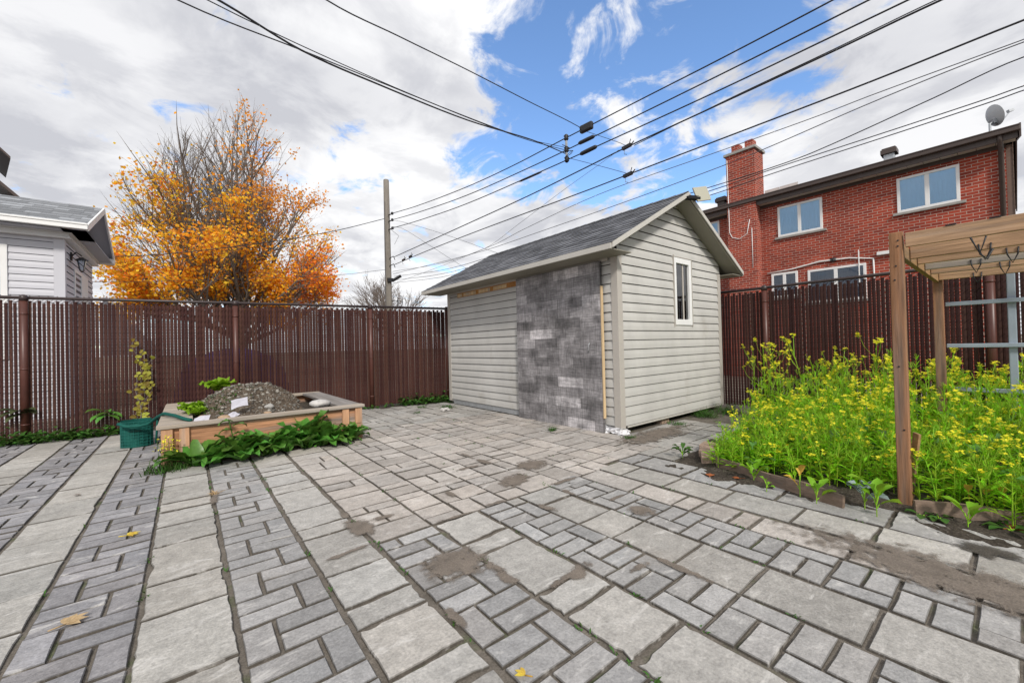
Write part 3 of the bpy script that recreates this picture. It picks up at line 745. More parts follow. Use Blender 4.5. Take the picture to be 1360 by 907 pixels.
tag(obj('loose_stones',gb,mat('heap_stone',(.22,.205,.18),.9,.1,island=.6,noise=(60,.3))),'loose grey pebbles scattered over the soil mound','stones',kind='stuff')
def rock(x,y,r,label,m,seed,z=None,sq=(1,.8,.7)):
    b=MB(); z=heap_z(x,y) if z is None else z; b.blob((x,y,z+r*sq[2]*.5),r*sq[0],r*sq[1],r*sq[2],seed,12,8,.28); tag(obj('rock',b,m,smooth=True),label,'rock')
rock(1.42,5.98,.105,'pale whitish rock at the right end of the soil mound',M['rockp'],3,.455,(1.05,.8,.6))
rock(.35,5.88,.085,'tan brown rock on the soil mound beside the pale card',M['rockb'],5,.40,(1.1,.8,.6))
rock(.13,6.05,.06,'small tan rock at the left foot of the soil mound under the lettuce',M['rockb'],8,.42)
rock(.84,6.15,.05,'small grey stone on the front slope of the soil mound',M['concrete'],9)
rock(.78,5.84,.045,'small orange-brown stone at the front rim of the soil mound',M['rockb'],12,.43)
def sheet(name,c,ax,ay,label,m,cat):
    b=MB(); c=Vector(c); ax=Vector(ax); ay=Vector(ay)
    for i in range(4):
        for j in range(4):
            u=i/3*2-1; v=j/3*2-1; b.v.append(tuple(c+ax*u*(1+.1*random.uniform(-1,1))+ay*v*(1+.1*random.uniform(-1,1))+Vector((0,0,.012*random.uniform(-1,1)))))
    for i in range(3):
        for j in range(3):
            o=i*4+j; b.f.append((o,o+4,o+5,o+1)); b.m.append(0); b.c.append(1.)
    tag(obj(name,b,m),label,cat)
sheet('paper_card',(.50,5.98,.60),(.085,.02,.012),(-.0,.03,.045),'pale lilac card lying on the front slope of the soil mound',M['paper'],'card')
sheet('paper_scrap',(.43,5.83,.485),(.04,.02,.01),(-.02,.02,.02),'small torn white paper below the pale card',M['paper'],'paper')
sheet('paper_scrap',(.13,5.83,.475),(.07,-.01,.01),(.01,.05,.02),'crumpled white paper at the front left corner of the soil',M['paper'],'paper')
def lettuce(x,y,z,n,L,label):
    t=thing('lettuce_plant',(x,y,z),label,'lettuce'); b=MB()
    for k in range(n):
        a=2*PI*k/n+random.uniform(-.3,.3); e=random.uniform(.5,1.2)
        b.leaf((x,y,z),(math.cos(a)*math.cos(e),math.sin(a)*math.cos(e),math.sin(e)),(0,0,1),L*random.uniform(.7,1.1),L*.75,bend=.9,nseg=6,fold=.15,wave=.16)
    obj('leaves',b,M['lettuce'],t,smooth=True)
lettuce(.05,6.62,.47,16,.22,'bright green lettuce growing at the left foot of the soil mound')
lettuce(.10,6.45,.45,9,.15,'small bright lettuce in front of the larger one on the planter rim')
lettuce(.35,7.55,.66,13,.27,'bright green lettuce higher up behind the soil mound')
b=MB()
for k in range(160):
    x=random.gauss(.36,.14); y=random.gauss(6.55,.22); z=heap_z(x,y); a=random.uniform(0,6.28)
    b.leaf((x,y,z),(math.cos(a),math.sin(a),.5),(0,0,1),random.uniform(.03,.06),.022,nseg=2)
tag(obj('heap_weeds',b,M['weed'],smooth=True),'tiny green weeds sprouting on the left slope of the soil mound','weeds',kind='stuff')

# green netting roll used as a pot
pot=thing('netting_planter',(-.50,7.33,0),'dark green netting tub with drooping rim beside the raised bed','planter')
b=MB(); px_,py_=-.53,7.40; n=24; rings=8
for i in range(rings+1):
    for k in range(n):
        a=2*PI*k/n; r=.155*(1+.05*math.sin(3*a+i*.6)+random.gauss(0,.012)); z=.36*i/rings
        if i==rings: z-=.05*max(0,math.cos(a-4.6))+random.uniform(0,.01)
        b.v.append((px_+r*math.cos(a),py_+r*math.sin(a)*.8,z))
for i in range(rings):
    for k in range(n):
        k2=(k+1)%n; b.f.append((i*n+k,i*n+k2,(i+1)*n+k2,(i+1)*n+k)); b.m.append(0); b.c.append(1.)
obj('net_wall',b,M['greennet'],pot)
b=MB()
for k in range(22):
    a=2*PI*k/22; b.tube([(px_+.161*math.cos(a),py_+.128*math.sin(a),.0),(px_+.161*math.cos(a),py_+.128*math.sin(a),.345)],.0035,4)
for i in range(9):
    z=.02+i*.04; b.tube([(px_+.162*math.cos(2*PI*k/24),py_+.130*math.sin(2*PI*k/24),z) for k in range(25)],.0035,4)
obj('net_mesh',b,mat('net_line',(.012,.12,.10),.6,.3),pot)
b=MB(); b.lathe(px_,py_,[(.145,.22),(.01,.24)],16); obj('pot_soil',b,M['soil'],pot)
b=MB(); b.tube([(-.70,7.25,.34),(-.62,7.20,.30),(-.50,7.19,.29),(-.40,7.17,.31),(-.30,6.9,.42),(-.22,6.5,.50),(-.12,6.2,.50),(-.04,5.95,.485),(.03,5.80,.475)],.020,7); obj('net_strap',b,M['greennet'],pot,smooth=True,label='green net strap draped over the planter corner')
b=MB(); b.tube([(-.30,6.95,.42),(-.31,6.95,.25),(-.32,6.97,.08)],.013,6); obj('hanging_strap',b,M['greennet'],pot,smooth=True)
# yellow vine climbing out of the tub
vn=thing('climbing_vine',(-.52,7.45,.2),'thin vine with small yellow leaves climbing the back fence from the green tub','vine')
b=MB(); lf=MB()
for q in range(4):
    pts=[]; x,y=px_+random.uniform(-.05,.05),py_+.05
    for k in range(14):
        t=k/13; pts.append((x+.05*math.sin(k*.9+q)+.05*(q-1.5)*t*.7-.02*t, y+(1.32)*min(1,t*2.2)+.0, .22+1.22*t*(1-.12*q)))
    b.tube(pts,.0035,4)
    for p in pts:
        for _ in range(2):
            a=random.uniform(0,6.28); lf.leaf((p[0]+random.gauss(0,.02),p[1]-.03,p[2]+random.gauss(0,.03)),(math.cos(a),-.5,math.sin(a)*.8-.2),(0,-1,.3),random.uniform(.05,.085),random.uniform(.04,.06),nseg=3)
obj('vine_stem',b,M['bark'],vn); obj('vine_leaves',lf,M['vine'],vn,smooth=True)
# leaves poking through the fence
def poke(x,z,n,L,label,m):
    y=fence_y(x)-.05; t=thing('leaf_spray',(x,y,z),label,'plant'); b=MB()
    for k in range(n):
        a=-PI*.05-PI*.9*k/max(1,n-1)+random.uniform(-.2,.2)
        b.leaf((x+random.uniform(-.05,.05),y,z+random.uniform(-.04,.04)),(math.cos(a)*.9,-.5,.45*random.uniform(-.4,1)),(0,-.2,1),L*random.uniform(.7,1.1),L*.38,bend=1.,nseg=4)
    obj('leaves',b,m,t,smooth=True)
    s=MB(); s.tube([(x,y+.25,z-.1),(x,y,z)],.006,5); obj('stem',s,M['weed'],t)
poke(-1.0,.33,8,.20,'green leaves poking through the back fence left of the green tub',M['dock'])
poke(-1.88,.42,7,.24,'dark drooping leaves hanging by the leftmost fence post',mat('dark_leaf',(.05,.06,.025),.7,.2,island=.3))

# broad-leaved docks along the front of the bed
def dock(x,y,n,L,up_,label,tall=False):
    t=thing('dock_plant',(x,y,0),label,'weed','broad-leaved weeds along the raised bed'); b=MB()
    for k in range(int(n*.8)):
        a=random.uniform(0,2*PI); 
        e=random.uniform(.35,1.3)*up_
        dx,dy=math.cos(a),math.sin(a)*(.62 if math.sin(a)<0 else .3)
        l=1.2*L*random.uniform(.75,1.2)
        b.leaf((x+random.gauss(0,.02),y+random.gauss(0,.015),.01),(dx*math.cos(e),dy*math.cos(e)-.02,math.sin(e)),(0,0,1),l,l*random.uniform(.36,.52),bend=random.uniform(.5,1.3),nseg=7,fold=.22,wave=.13)
    obj('leaves',b,M['dock'],t,smooth=True)
    if tall:
        s=MB(); l2=MB(); s.tube([(x,y,0),(x-.02,y+.01,.25),(x-.06,y+.0,.47)],.006,5)
        for k in range(7):
            z=.14+.05*k; a=random.uniform(0,6.28); l2.leaf((x-.02,y,z),(math.cos(a),-.3*abs(math.sin(a)),.3),(0,0,1),.15,.06,bend=1.4,nseg=5,wave=.2)
        obj('stem',s,M['weed'],t); obj('stem_leaves',l2,M['dock'],t,smooth=True)
spots=[(.06,5.56,22,.30,1.,'leftmost broad dark green dock in front of the raised bed'),(.25,5.54,20,.24,.8,'low dock second from the left before the raised bed'),
 (.47,5.50,24,.28,.85,'dock with pale undersides spilling onto the paving before the bed',),(.42,5.57,8,.30,1.2,'tall curling dock reaching the bed rim left of centre'),
 (.72,5.54,22,.30,1.,'leafy dock at the centre of the raised bed front'),(.93,5.56,20,.27,1.,'dock right of centre before the raised bed boards'),
 (1.16,5.57,26,.36,1.25,'tallest upright dock near the right end of the raised bed'),(1.34,5.57,20,.28,1.,'dock just right of the tallest one'),
 (1.52,5.58,20,.24,.85,'small dock near the right corner blocks of the bed'),(1.72,5.60,18,.25,1.1,'light green weed at the right corner of the raised bed')]
for i,s in enumerate(spots): dock(*s,tall=(i==3))
gp=thing('grass_clump',(-.20,5.60,0),'grassy weeds with tiny yellow flowers at the left corner of the raised bed','grass')
b=MB(); fl2=MB()
for k in range(150):
    a=random.uniform(0,6.28); x=-.18+random.gauss(0,.09); y=5.58+random.gauss(0,.05)-.02
    b.leaf((x,y,0),(math.cos(a)*.5,math.sin(a)*.4-.1,.8),(0,0,1),random.uniform(.07,.20),.010,bend=1.2,nseg=3,shape=2)
for k in range(50):
    x=-.17+random.gauss(0,.05); z=random.uniform(.18,.36); fl2.leaf((x,5.60+random.gauss(0,.02),z),(random.uniform(-1,1),-.6,random.uniform(-1,1)),(0,0,1),.025,.02,nseg=2)
s=MB()
for k in range(6): s.tube([(-.18+.02*k-.05,5.6,0),(-.17+.03*k-.08,5.59,.33)],.0025,3)
obj('blades',b,M['weed'],gp,smooth=True); obj('flowers',fl2,M['mflower'],gp); obj('stems',s,M['weed'],gp)
# ground weeds at the fence foot
b=MB()
def groundweed(x0,x1,n,sp,off=-.22,hh=.10):
    for k in range(n):
        x=random.uniform(x0,x1); y=fence_y(x)+off+random.gauss(0,sp); a=random.uniform(0,6.28); z=abs(random.gauss(0,hh*.6))
        b.leaf((x,y,z),(math.cos(a),math.sin(a),random.uniform(.1,.9)),(0,0,1),random.uniform(.05,.10),random.uniform(.035,.07),nseg=3,bend=.7)
groundweed(-4.6,-1.15,1500,.09); groundweed(-1.15,-.6,140,.07,-.18,.09); groundweed(3.5,4.6,420,.10,-.12,.12); groundweed(2.0,3.4,60,.06,-.12,.04)
tag(obj('fence_weeds',b,M['weed'],smooth=True),'low green ground-cover weeds along the foot of the back fence','ground cover',kind='stuff')
def tuft(x,y,n,L,label,w=.008,m=None,sp=.05):
    b=MB()
    for k in range(n):
        a=random.uniform(0,6.28); b.leaf((x+random.gauss(0,sp*.6),y+random.gauss(0,sp*.6),0),(math.cos(a),math.sin(a),random.uniform(.4,1.4)),(0,0,1),L*random.uniform(.5,1.1),w,bend=1.,nseg=3,shape=2)
    tag(obj('grass_tuft',b,m or M['weed'],smooth=True),label,'grass','grass tufts in the paving')
tuft(4.02,4.12,60,.10,'small green tuft at the foot of the grey sliding panel')
tuft(4.38,3.10,80,.06,'low grass at the near shed corner by the torn foil',sp=.07)
tuft(4.05,7.15,120,.13,'green tuft at the far corner of the shed front',sp=.11)
tuft(3.72,7.6,60,.09,'short grass between paving stones near the fence end',sp=.09)
tuft(3.35,7.0,30,.08,'thin dry grass sprig in the paving before the shed')
tuft(.17,4.36,40,.06,'dry brown sprig in the joint of the left paving strip',m=M['dryleaf'],sp=.025)
tuft(6.5,3.15,200,.22,'tall dark grass clump at the far bottom corner of the shed side',sp=.16)
tuft(5.6,3.12,120,.07,'thin grass growing along the shed side wall',sp=.13)
tuft(7.0,3.0,120,.30,'dark weeds behind the mustard by the shed end',sp=.15)
b=MB()
for k in range(14): b.blob((3.86+random.gauss(0,.05),6.9+random.gauss(0,.05),.02+random.uniform(0,.02)),.03,.025,.02,k,7,5,.3)
tag(obj('rubble',b,M['rockp']),'small pile of pale rubble near the far shed corner','rubble')
# fallen leaves
def fallen(x,y,s,label,m,a,n=5):
    b=MB()
    for k in range(n):
        t=a+(k-(n-1)/2)*.62; b.leaf((x,y,.012),(math.cos(t),math.sin(t),.12),(0,0,1),s*(1.1-.12*abs(k-(n-1)/2)),s*.42,bend=.3,nseg=3,fold=.1)
    b.tube([(x,y,.012),(x-math.cos(a)*s*.8,y-math.sin(a)*s*.8,.02)],.003,4)
    tag(obj('fallen_leaf',b,m,smooth=True),label,'leaf')
fallen(-.44,2.72,.075,'tan maple leaf on the purple pavers at the lower left',M['dryleaf'],.6)
fallen(-.32,3.76,.06,'pale yellow leaf further up the purple paver strip',M['yleaf'],.2)
fallen(-.75,5.15,.045,'small dark curled leaf on the pale slabs at the left',M['bark'],2.2,3)
fallen(3.62,1.72,.07,'rust-red leaf on the soil by the brick edging',M['rustleaf'],.4,3)
fallen(3.95,.02,.09,'orange-brown leaf on the soil at the right edge',M['rustleaf'],-.6,4)
fallen(4.03,-.16,.09,'curled rust leaf under the edging plank at far right',M['rustleaf'],.9,4)
fallen(3.74,1.52,.055,'brown leaf beside the edging plank',M['rustleaf'],1.9,3)
fallen(.95,1.15,.04,'small yellow leaf in a paving joint at the bottom',M['yleaf'],1.9,3)
fallen(3.22,-.12,.035,'tiny yellow leaf on the sandy patch',M['yleaf'],.3,3)

jw=MB(); JR=random.Random(31)
for k in range(150):
    if True: x,y=JR.choice((.907,.55,1.302,1.675,.16,2.06,2.42,2.80,3.09,3.45,-.19,-.58,-.93))+JR.gauss(0,.004),JR.uniform(.6,6.5)
    else: x,y=JR.uniform(.9,3.8),JR.choice((2.53,1.98,1.29,.93,1.48))+JR.gauss(0,.004)
    if y>5.5 and -.3<x<2: continue
    for q in range(JR.randint(2,9)):
        a=JR.uniform(0,6.28); jw.leaf((x+JR.gauss(0,.008),y+JR.gauss(0,.02),-.006),(math.cos(a),math.sin(a),JR.uniform(.3,1.2)),(0,0,1),JR.uniform(.012,.035),.009,nseg=2)
tag(obj('joint_weeds',jw,M['weed']),'tiny green weeds and moss growing in the paving joints','weeds',kind='stuff')
# ------------------------------------------------------------------ pergola and trellis
pg=thing('pergola',(5.1,-1.2,0),'flat-topped pergola of treated timber standing in the yellow-flowering bed','pergola')
def wpost(x,y,h,w=.095):
    b=MB(); b.box(x-w/2,y-w/2,-.05,x+w/2,y+w/2,h); return b
p_=obj('post',wpost(4.0,.505,1.962,.072),M['treatZ'],pg,bevel=.005)
b=MB()
for z in (.55,1.0,1.62,1.72,1.86,1.90):
    b.lathe(0,0,[(.006,0),(.006,.004)],8); k=len(b.v)-16
    for i in range(16):
        x,y,zz=b.v[k+i]; b.v[k+i]=(4.0-.036-zz,.505+x+random.uniform(-.0,.0)+.012*math.sin(z*9),z+y)
obj('bolt_head',b,M['blackmetal'],p_)
obj('post',wpost(6.33,.485,1.82,.075),M['treatZ'],pg,bevel=.005)
obj('post',wpost(4.0,-3.0,1.962),M['treatZ'],pg,bevel=.005); obj('post',wpost(6.33,-3.0,1.82),M['treatZ'],pg,bevel=.005)
b=MB(); b.box(3.955,-3.3,1.845,3.993,.455,1.945); obj('front_beam',b,M['treatY'],pg,bevel=.004)
b=MB(); b.box(4.05,.472,1.785,6.38,.51,1.885); obj('side_beam',b,M['treatX'],pg,bevel=.004)
b=MB(); b.box(4.05,-3.05,1.785,6.38,-3.01,1.885); obj('side_beam',b,M['treatX'],pg,bevel=.004)
jx=[4.30,4.68,5.14,5.55,6.24]
for i,x in enumerate(jx):
    b=MB(); b.box(x-.019,-3.0,1.80,x+.019,.468,1.892); j=obj('joist',b,M['treatG'] if i in (2,) else M['treatY'],pg,bevel=.004)
    for y in (((.10,-.9),(-.02,-.7),(.17,-.8),(.02,-.35),(.2,-.25))[i]):
        h=MB(); d=.07
        h.tube([(x-.024,y+.028,1.84),(x-.024,y+.024,1.79),(x-.01,y,1.80-d),(x-.024,y-.024,1.79),(x-.024,y-.028,1.84)],.005,6)
        obj('hanger',h,M['blackmetal'],j,smooth=True)
h=MB(); y=.115
h.tube([(3.965,y+.04,1.86),(3.96,y+.035,1.84),(3.985,y,1.735),(3.96,y-.03,1.84)],.0055,6); h.tube([(3.985,y,1.735),(4.01,y-.03,1.70),(4.0,y-.055,1.76)],.0055,6)
obj('hanger',h,M['blackmetal'],pg,smooth=True)
for y in (.235,.045):
    h=MB(); h.box(3.95,y-.025,1.9455,4.0,y+.025,1.952); obj('bracket_plate',h,M['blackmetal'],pg)
tr=thing('garden_trellis',(6.42,-.6,0),'blue-grey metal tube trellis behind the pergola by the dark fence','trellis')
for y in (-.01,-1.25,-2.5):
    b=MB(); b.box(6.395,y-.028,-.02,6.45,y+.028,1.83); obj('upright',b,M['bluemetal'],tr,bevel=.006)
for z in (.64,1.10,1.545):
    b=MB(); b.box(6.36,-2.8,z-.021,6.393,.44,z+.021); obj('rail',b,M['bluemetal'],tr,bevel=.005)
ln=MB(); ln.beam((4.12,.50,0.0),(4.06,.44,.52),.018,.05); tag(obj('leaning_stake',ln,M['treatX'],bevel=.003),'thin wooden stake leaning behind the front pergola post','stake')
def plank(p,q,label):
    b=MB(); n=8; p=Vector(p); q=Vector(q)
    pts=[p.lerp(q,i/n)+Vector((0,0,.008*math.sin(i*1.3))) for i in range(n+1)]
    for a,c in zip(pts[:-1],pts[1:]): b.beam(a,c+(c-a)*.0,.028,.10)
    tag(obj('edging_plank',b,M['plank']),label,'plank')
plank((3.94,1.80,.05),(3.64,.78,.045),'weathered edging plank along the left half of the flowering bed')
plank((3.84,.44,.05),(4.50,-.85,.05),'weathered edging plank right of the front pergola post')
for k,(x,y,r_,lab) in enumerate(((4.10,1.95,.5,'nearest tan block edging the left corner of the flowering bed'),(4.30,2.06,.35,'middle tan block edging the left corner of the flowering bed'),(4.52,2.15,.2,'farthest tan block edging the flowering bed by the shed'))):
    b=MB(); ax=Vector((math.cos(r_),math.sin(r_),0)); ay=Vector((-ax.y,ax.x,0)); b.obox((x,y,.035),ax*.105,ay*.075,(0,0,.038)); tag(obj('edging_block',b,M['brickedge'],bevel=.008),lab,'block')

# ------------------------------------------------------------------ flowering mustard
def mustard(seed,h,nb,leafy=1.):
    rr=random.Random(seed); st=random.getstate(); random.seed(seed)
    S,Lf,F=MB(),MB(),MB()
    lx,ly=rr.gauss(0,.09)*h,rr.gauss(0,.09)*h
    main=[(lx*t*t,ly*t*t,h*t) for t in (0,.3,.6,.85,1.)]
    S.tube(main,[.0055,.005,.004,.003,.002],4,cap=False)
    tips=[main[-1]]
    for k in range(nb):
        t=rr.uniform(.45,.9); a=rr.uniform(0,6.28); p=Vector((lx*t*t,ly*t*t,h*t)); l=h*rr.uniform(.12,.32)
        q=p+Vector((math.cos(a)*l*.5,math.sin(a)*l*.5,l*.9)); S.tube([p,p.lerp(q,.5)+Vector((math.cos(a),math.sin(a),0))*l*.1,q],[.003,.0025,.0018],3,cap=False); tips.append(tuple(q))
    for k in range(int(7*leafy)):
        t=rr.uniform(.04,.5); a=rr.uniform(0,6.28); l=rr.uniform(.08,.17)*min(1,h/.6)
        Lf.leaf((lx*t*t,ly*t*t,h*t),(math.cos(a),math.sin(a),rr.uniform(.5,1.6)),(0,0,1),l,l*rr.uniform(.14,.30),bend=rr.uniform(.4,1.2),nseg=4,shape=1,wave=.1)
    for k in range(int(10*leafy)):
        t=rr.uniform(.4,.95); a=rr.uniform(0,6.28); l=rr.uniform(.04,.09)
        Lf.leaf((lx*t*t,ly*t*t,h*t),(math.cos(a),math.sin(a),rr.uniform(.6,1.5)),(0,0,1),l,l*.2,bend=.8,nseg=2,shape=2)
    for q in tips:
        q=Vector(q)
        for k in range(rr.randint(4,8)):
            c=q+Vector((rr.gauss(0,.017),rr.gauss(0,.017),rr.uniform(-.035,.016))); a0=rr.uniform(0,6.28); tilt=Vector((rr.gauss(0,.5),rr.gauss(0,.5),1)).normalized()
            e1=tilt.orthogonal().normalized(); e2=tilt.cross(e1); r=rr.uniform(.013,.019)
            for j in range(2):
                a=a0+j*PI/2; d=e1*math.cos(a)+e2*math.sin(a); s=e1*-math.sin(a)+e2*math.cos(a)
                F.face([c-d*r-s*r*.38,c-d*r+s*r*.38,c+d*r+s*r*.38,c+d*r-s*r*.38])
            S.tube([q+Vector((0,0,-.05)),c],.0012,3,cap=False)
    random.setstate(st); return S,Lf,F
VAR=[mustard(100+k,1.0*.62,1+k%3,1.5) for k in range(14)]
VARN=[]
for S,Lf,F in VAR:
    VARN.append([(np.array(m.v),m.f) for m in (S,Lf,F)])
class Big:
    def __init__(s): s.v=[];s.f=[];s.m=[];s.n=0
    def add(s,v,f,mi):
        s.v.append(v); s.f.extend([tuple(i+s.n for i in q) for q in f]); s.m.extend([mi]*len(f)); s.n+=len(v)
def bed_left(x): return 1.92+.20*(x-4.0)
def mh(x,y):
    h=.36+.42*min(1,max(0,(x-4.1)/2.9))
    e=min(1,max(0,(bed_left(x)-y)/.7)); return h*(.62+.38*e)
big=Big(); cnt=0
while cnt<1450:
    x=3.88+3.70*rng.random()**1.25; y=-3.3+5.9*rng.random()
    if y>bed_left(x)-.05 or (x<4.02 and abs(y-.5)<.14): continue
    if x<3.95+.10*math.sin(y*3)+ (.0 if y<.45 else 0): continue
    if x>5.2 and y<-.4 and rng.random()<.4: continue
    den=.95 if x<5.6 else (.6 if x<6.3 else .34)
    if y>1.2 and x>5.6: den*=.7
    if rng.random()>den: continue
    k=int(rng.integers(len(VARN))); h=mh(x,y)*rng.uniform(.62,1.32); sc=h/.62; a=rng.uniform(0,6.28)
    sxy=max(.8,min(1.15,sc)); c_,s_=math.cos(a),math.sin(a)
    for mi,(v,f) in enumerate(VARN[k]):
        if mi==2 and rng.random()<(.85 if x<4.5 else .64): continue
        w=np.empty_like(v); w[:,0]=x+sxy*(c_*v[:,0]-s_*v[:,1]); w[:,1]=y+sxy*(s_*v[:,0]+c_*v[:,1]); w[:,2]=.02+sc*v[:,2]
        big.add(w,f,mi)
    cnt+=1
me=bpy.data.meshes.new('mustard_stand'); me.from_pydata(np.concatenate(big.v).tolist(),[],big.f)
for m_ in ('mstem','mleaf','mflower'): me.materials.append(M[m_])
me.polygons.foreach_set('material_index',big.m); me.update()
ms_=bpy.data.objects.new('mustard_stand',me); COL.objects.link(ms_); tag(ms_,'dense stand of yellow-flowering mustard filling the planting bed','mustard',kind='stuff')
del big
wl_=MB()
for k in range(46):
    x=3.95+3.4*rng.random()**1.2; y=-2.6+4.4*rng.random()
    if y>bed_left(x)-.1 or (x<4.1 and abs(y-.5)<.18): continue
    h_=mh(x,y)*.75
    for q in range(7):
        a=rng.uniform(0,6.28); l=rng.uniform(.09,.19); wl_.leaf((x+.04*math.cos(a),y+.04*math.sin(a),h_*rng.uniform(.15,1)),(math.cos(a),math.sin(a),rng.uniform(.2,1.)),(0,0,1),l,l*.5,bend=.9,nseg=4,shape=1,wave=.1)
tag(obj('broad_leaf_weeds',wl_,M['dock'],smooth=True),'darker broad-leaved weeds mixed through the flowering mustard','weeds',kind='stuff')
# taller plants one can tell apart against the fence and along the front edge
proto=[]
for k in range(6):
    S,Lf,F=mustard(300+k,1.0,6,1.0); nm='mustard_plant'
    t=thing(nm,(0,0,0),'tall yellow-flowering mustard standing above the rest against the dark fence','mustard','tall mustard plants against the fence')
    obj('stem',S,M['mstem'],t); obj('leaves',Lf,M['mleaf'],t,smooth=True); obj('flowers',F,M['mflower'],t); proto.append(t)
used=[False]*6
def place_mustard(k,x,y,h,rz,label,group):
    p=proto[k]
    if not used[k]: o=p; used[k]=True
    else:
        o=p.copy(); COL.objects.link(o)
        for ch in p.children:
            c=ch.copy(); COL.objects.link(c); c.parent=o
    o.location=(x,y,.02); o.rotation_euler=(0,0,rz); o.scale=(h,h,h); o['label']=label; o['group']=group; return o
GT='tall mustard plants against the fence'
lab_t='tall yellow-flowering mustard standing above the rest against the dark fence'
rr=random.Random(5)
for k in range(34):
    y=2.65-.115*k+rr.uniform(-.06,.06); x=rr.uniform(6.5,7.5)
    if abs(x-6.33)<.1: x+=.2
    place_mustard(k%6,x,y,rr.uniform(.75,1.16)*(1. if y>.6 else .88),rr.uniform(0,6.28),lab_t,GT)
GF='low mustard seedlings along the front edge'
for k in range(26):
    y=1.75-.10*k+rr.uniform(-.04,.04); x=4.02+rr.uniform(-.06,.22)
    if abs(y-.5)<.14: continue
    place_mustard((k*5+1)%6,x,y,rr.uniform(.34,.60),rr.uniform(0,6.28),'young mustard growing just behind the front edging plank',GF)
# leafy individuals in front of the plank
def seedling(x,y,n,L,label,m,up_=1.1,w=.42,h0=.06):
    t=thing('leafy_seedling',(x,y,0),label,'plant'); b=MB(); s=MB()
    for k in range(n):
        a=2*PI*k/n+random.uniform(-.5,.5); e=random.uniform(.35,1.)*up_; z=h0*random.uniform(.6,1.6)
        p=Vector((x+math.cos(a)*.015,y+math.sin(a)*.015,z)); s.tube([(x,y,0),(x,y,z*.6),p],.003,4)
        b.leaf(p,(math.cos(a)*math.cos(e),math.sin(a)*math.cos(e),math.sin(e)),(0,0,1),L*random.uniform(.5,.85),L*w*.8,bend=.8,nseg=5,shape=1,wave=.08)
    obj('leaves',b,m,t,smooth=True); obj('stem',s,M['mstem'],t)
seedling(4.02,2.19,10,.15,'bright green leafy weed on the dirt by the edging blocks',M['weed'])
seedling(3.60,1.26,4,.09,'small yellow-green seedling between slab and plank, left of the others',M['seedl'])
seedling(3.60,.93,5,.16,'upright green seedling with broad leaves before the left plank',M['seedl'],1.3)
seedling(3.78,1.42,5,.19,'tall seedling with round yellow-green leaves at the left end of the plank',M['seedl'],1.4)
seedling(3.66,1.05,3,.14,'orange-yellow leaved seedling leaning over the left plank',M['yleaf'],1.3,.5,.12)
seedling(3.62,.60,7,.20,'tall mixed green weed with pale stalk left of the front post',M['seedl'],1.3,.4,.12)
seedling(3.72,.68,9,.17,'bluish grey-green cabbage-like weed left of the front post',M['greyleaf'],.9,.5,.10)
seedling(3.80,.40,4,.10,'flat round-leaved weed at the foot of the front post',M['weed'],.3,.6,.02)
seedling(3.84,.33,5,.11,'low green weed right of the front post',M['weed'],.5,.55,.02)
seedling(3.82,.20,5,.17,'single bright curled seedling right of the front post',M['seedl'],1.4,.4,.06)
seedling(3.92,.03,7,.15,'spreading green weed with fallen leaves at the right edge',M['weed'],.35,.35,.02)
for k,(x,y,h) in enumerate(((4.10,.12,.16),(4.14,.05,.18),(4.12,-.05,.15),(4.2,-.12,.17),(4.16,.2,.15),(4.24,-.02,.2))):
    t=thing('yellowed_stalk',(x,y,0),'thin stalk ending in a yellowed leaf behind the right plank','plant','yellowed stalks behind the right plank')
    s=MB(); s.tube([(x,y,0),(x-.02,y+.01,h)],.0025,4); obj('stem',s,M['yleaf'],t)
    b=MB(); b.leaf((x-.02,y+.01,h),(-.4,random.uniform(-.5,.5),.8),(0,0,1),.075,.045,bend=.9,nseg=4); obj('leaves',b,M['yleaf'],t,smooth=True)

# ------------------------------------------------------------------ red-brick house
hs=thing('brick_house',(15,4,0),'two-storey red brick house with brown eaves and a tall chimney','house')
HX=15.; HY0,HY1=-.02,13.
b=MB(); b.box(HX,HY0,-.03,HX+8.5,HY1,5.68); obj('brick_wall',b,M['brick'],hs)
b=MB(); z=3.9
b.box(HX+.02,HY0-.10,-.03,HX+8.5,HY0-.003,5.62)
while z<5.6: b.box(HX+.005,HY0-.112,z,HX+8.5,HY0-.10,z+.135); z+=.15
obj('side_cladding',b,M['brsiding'],hs)
EX=14.65
b=MB(); v=[(EX,HY0-.2,5.90),(EX,HY1,5.90),(HX+4.4,HY1,7.1),(HX+4.4,HY0-.2,7.1)]
v2=[(x,y,z-.12) for x,y,z in v]; b.raw(v+v2,[(0,3,2,1),(4,5,6,7),(0,1,5,4),(0,4,7,3),(1,2,6,5)])
v=[(HX+4.4,HY0-.2,7.1),(HX+4.4,HY1,7.1),(HX+8.9,HY1,5.9),(HX+8.9,HY0-.2,5.9)]; v2=[(x,y,z-.12) for x,y,z in v]; b.raw(v+v2,[(0,3,2,1),(4,5,6,7),(2,3,7,6),(0,4,7,3)])
obj('roof',b,M['shingle'],hs)
b=MB(); b.box(EX-.11,HY0-.22,5.765,EX,HY1,5.885); b.box(EX-.125,HY0-.22,5.865,EX-.095,HY1,5.90); obj('gutter',b,M['gutter'],hs,bevel=.012)
b=MB(); b.box(EX,HY0-.18,5.63,EX+.03,HY1,5.80); obj('fascia',b,M['gutter'],hs)
b=MB()
y=HY0-.15
while y<HY1: b.box(EX+.03,y,5.655+random.uniform(0,.004),HX-.002,y+.29,5.668); y+=.30
obj('soffit',b,M['brsoffit'],hs)
b=MB(); b.box(HX-.03,HY0,5.56,HX-.003,HY1,5.653); obj('frieze_board',b,M['gutter'],hs)
b=MB(); v=[(EX-.05,5.62),(EX-.05,5.93),(HX+4.4,7.16),(HX+8.9,5.93),(HX+8.9,5.7),(HX+4.4,6.95)]
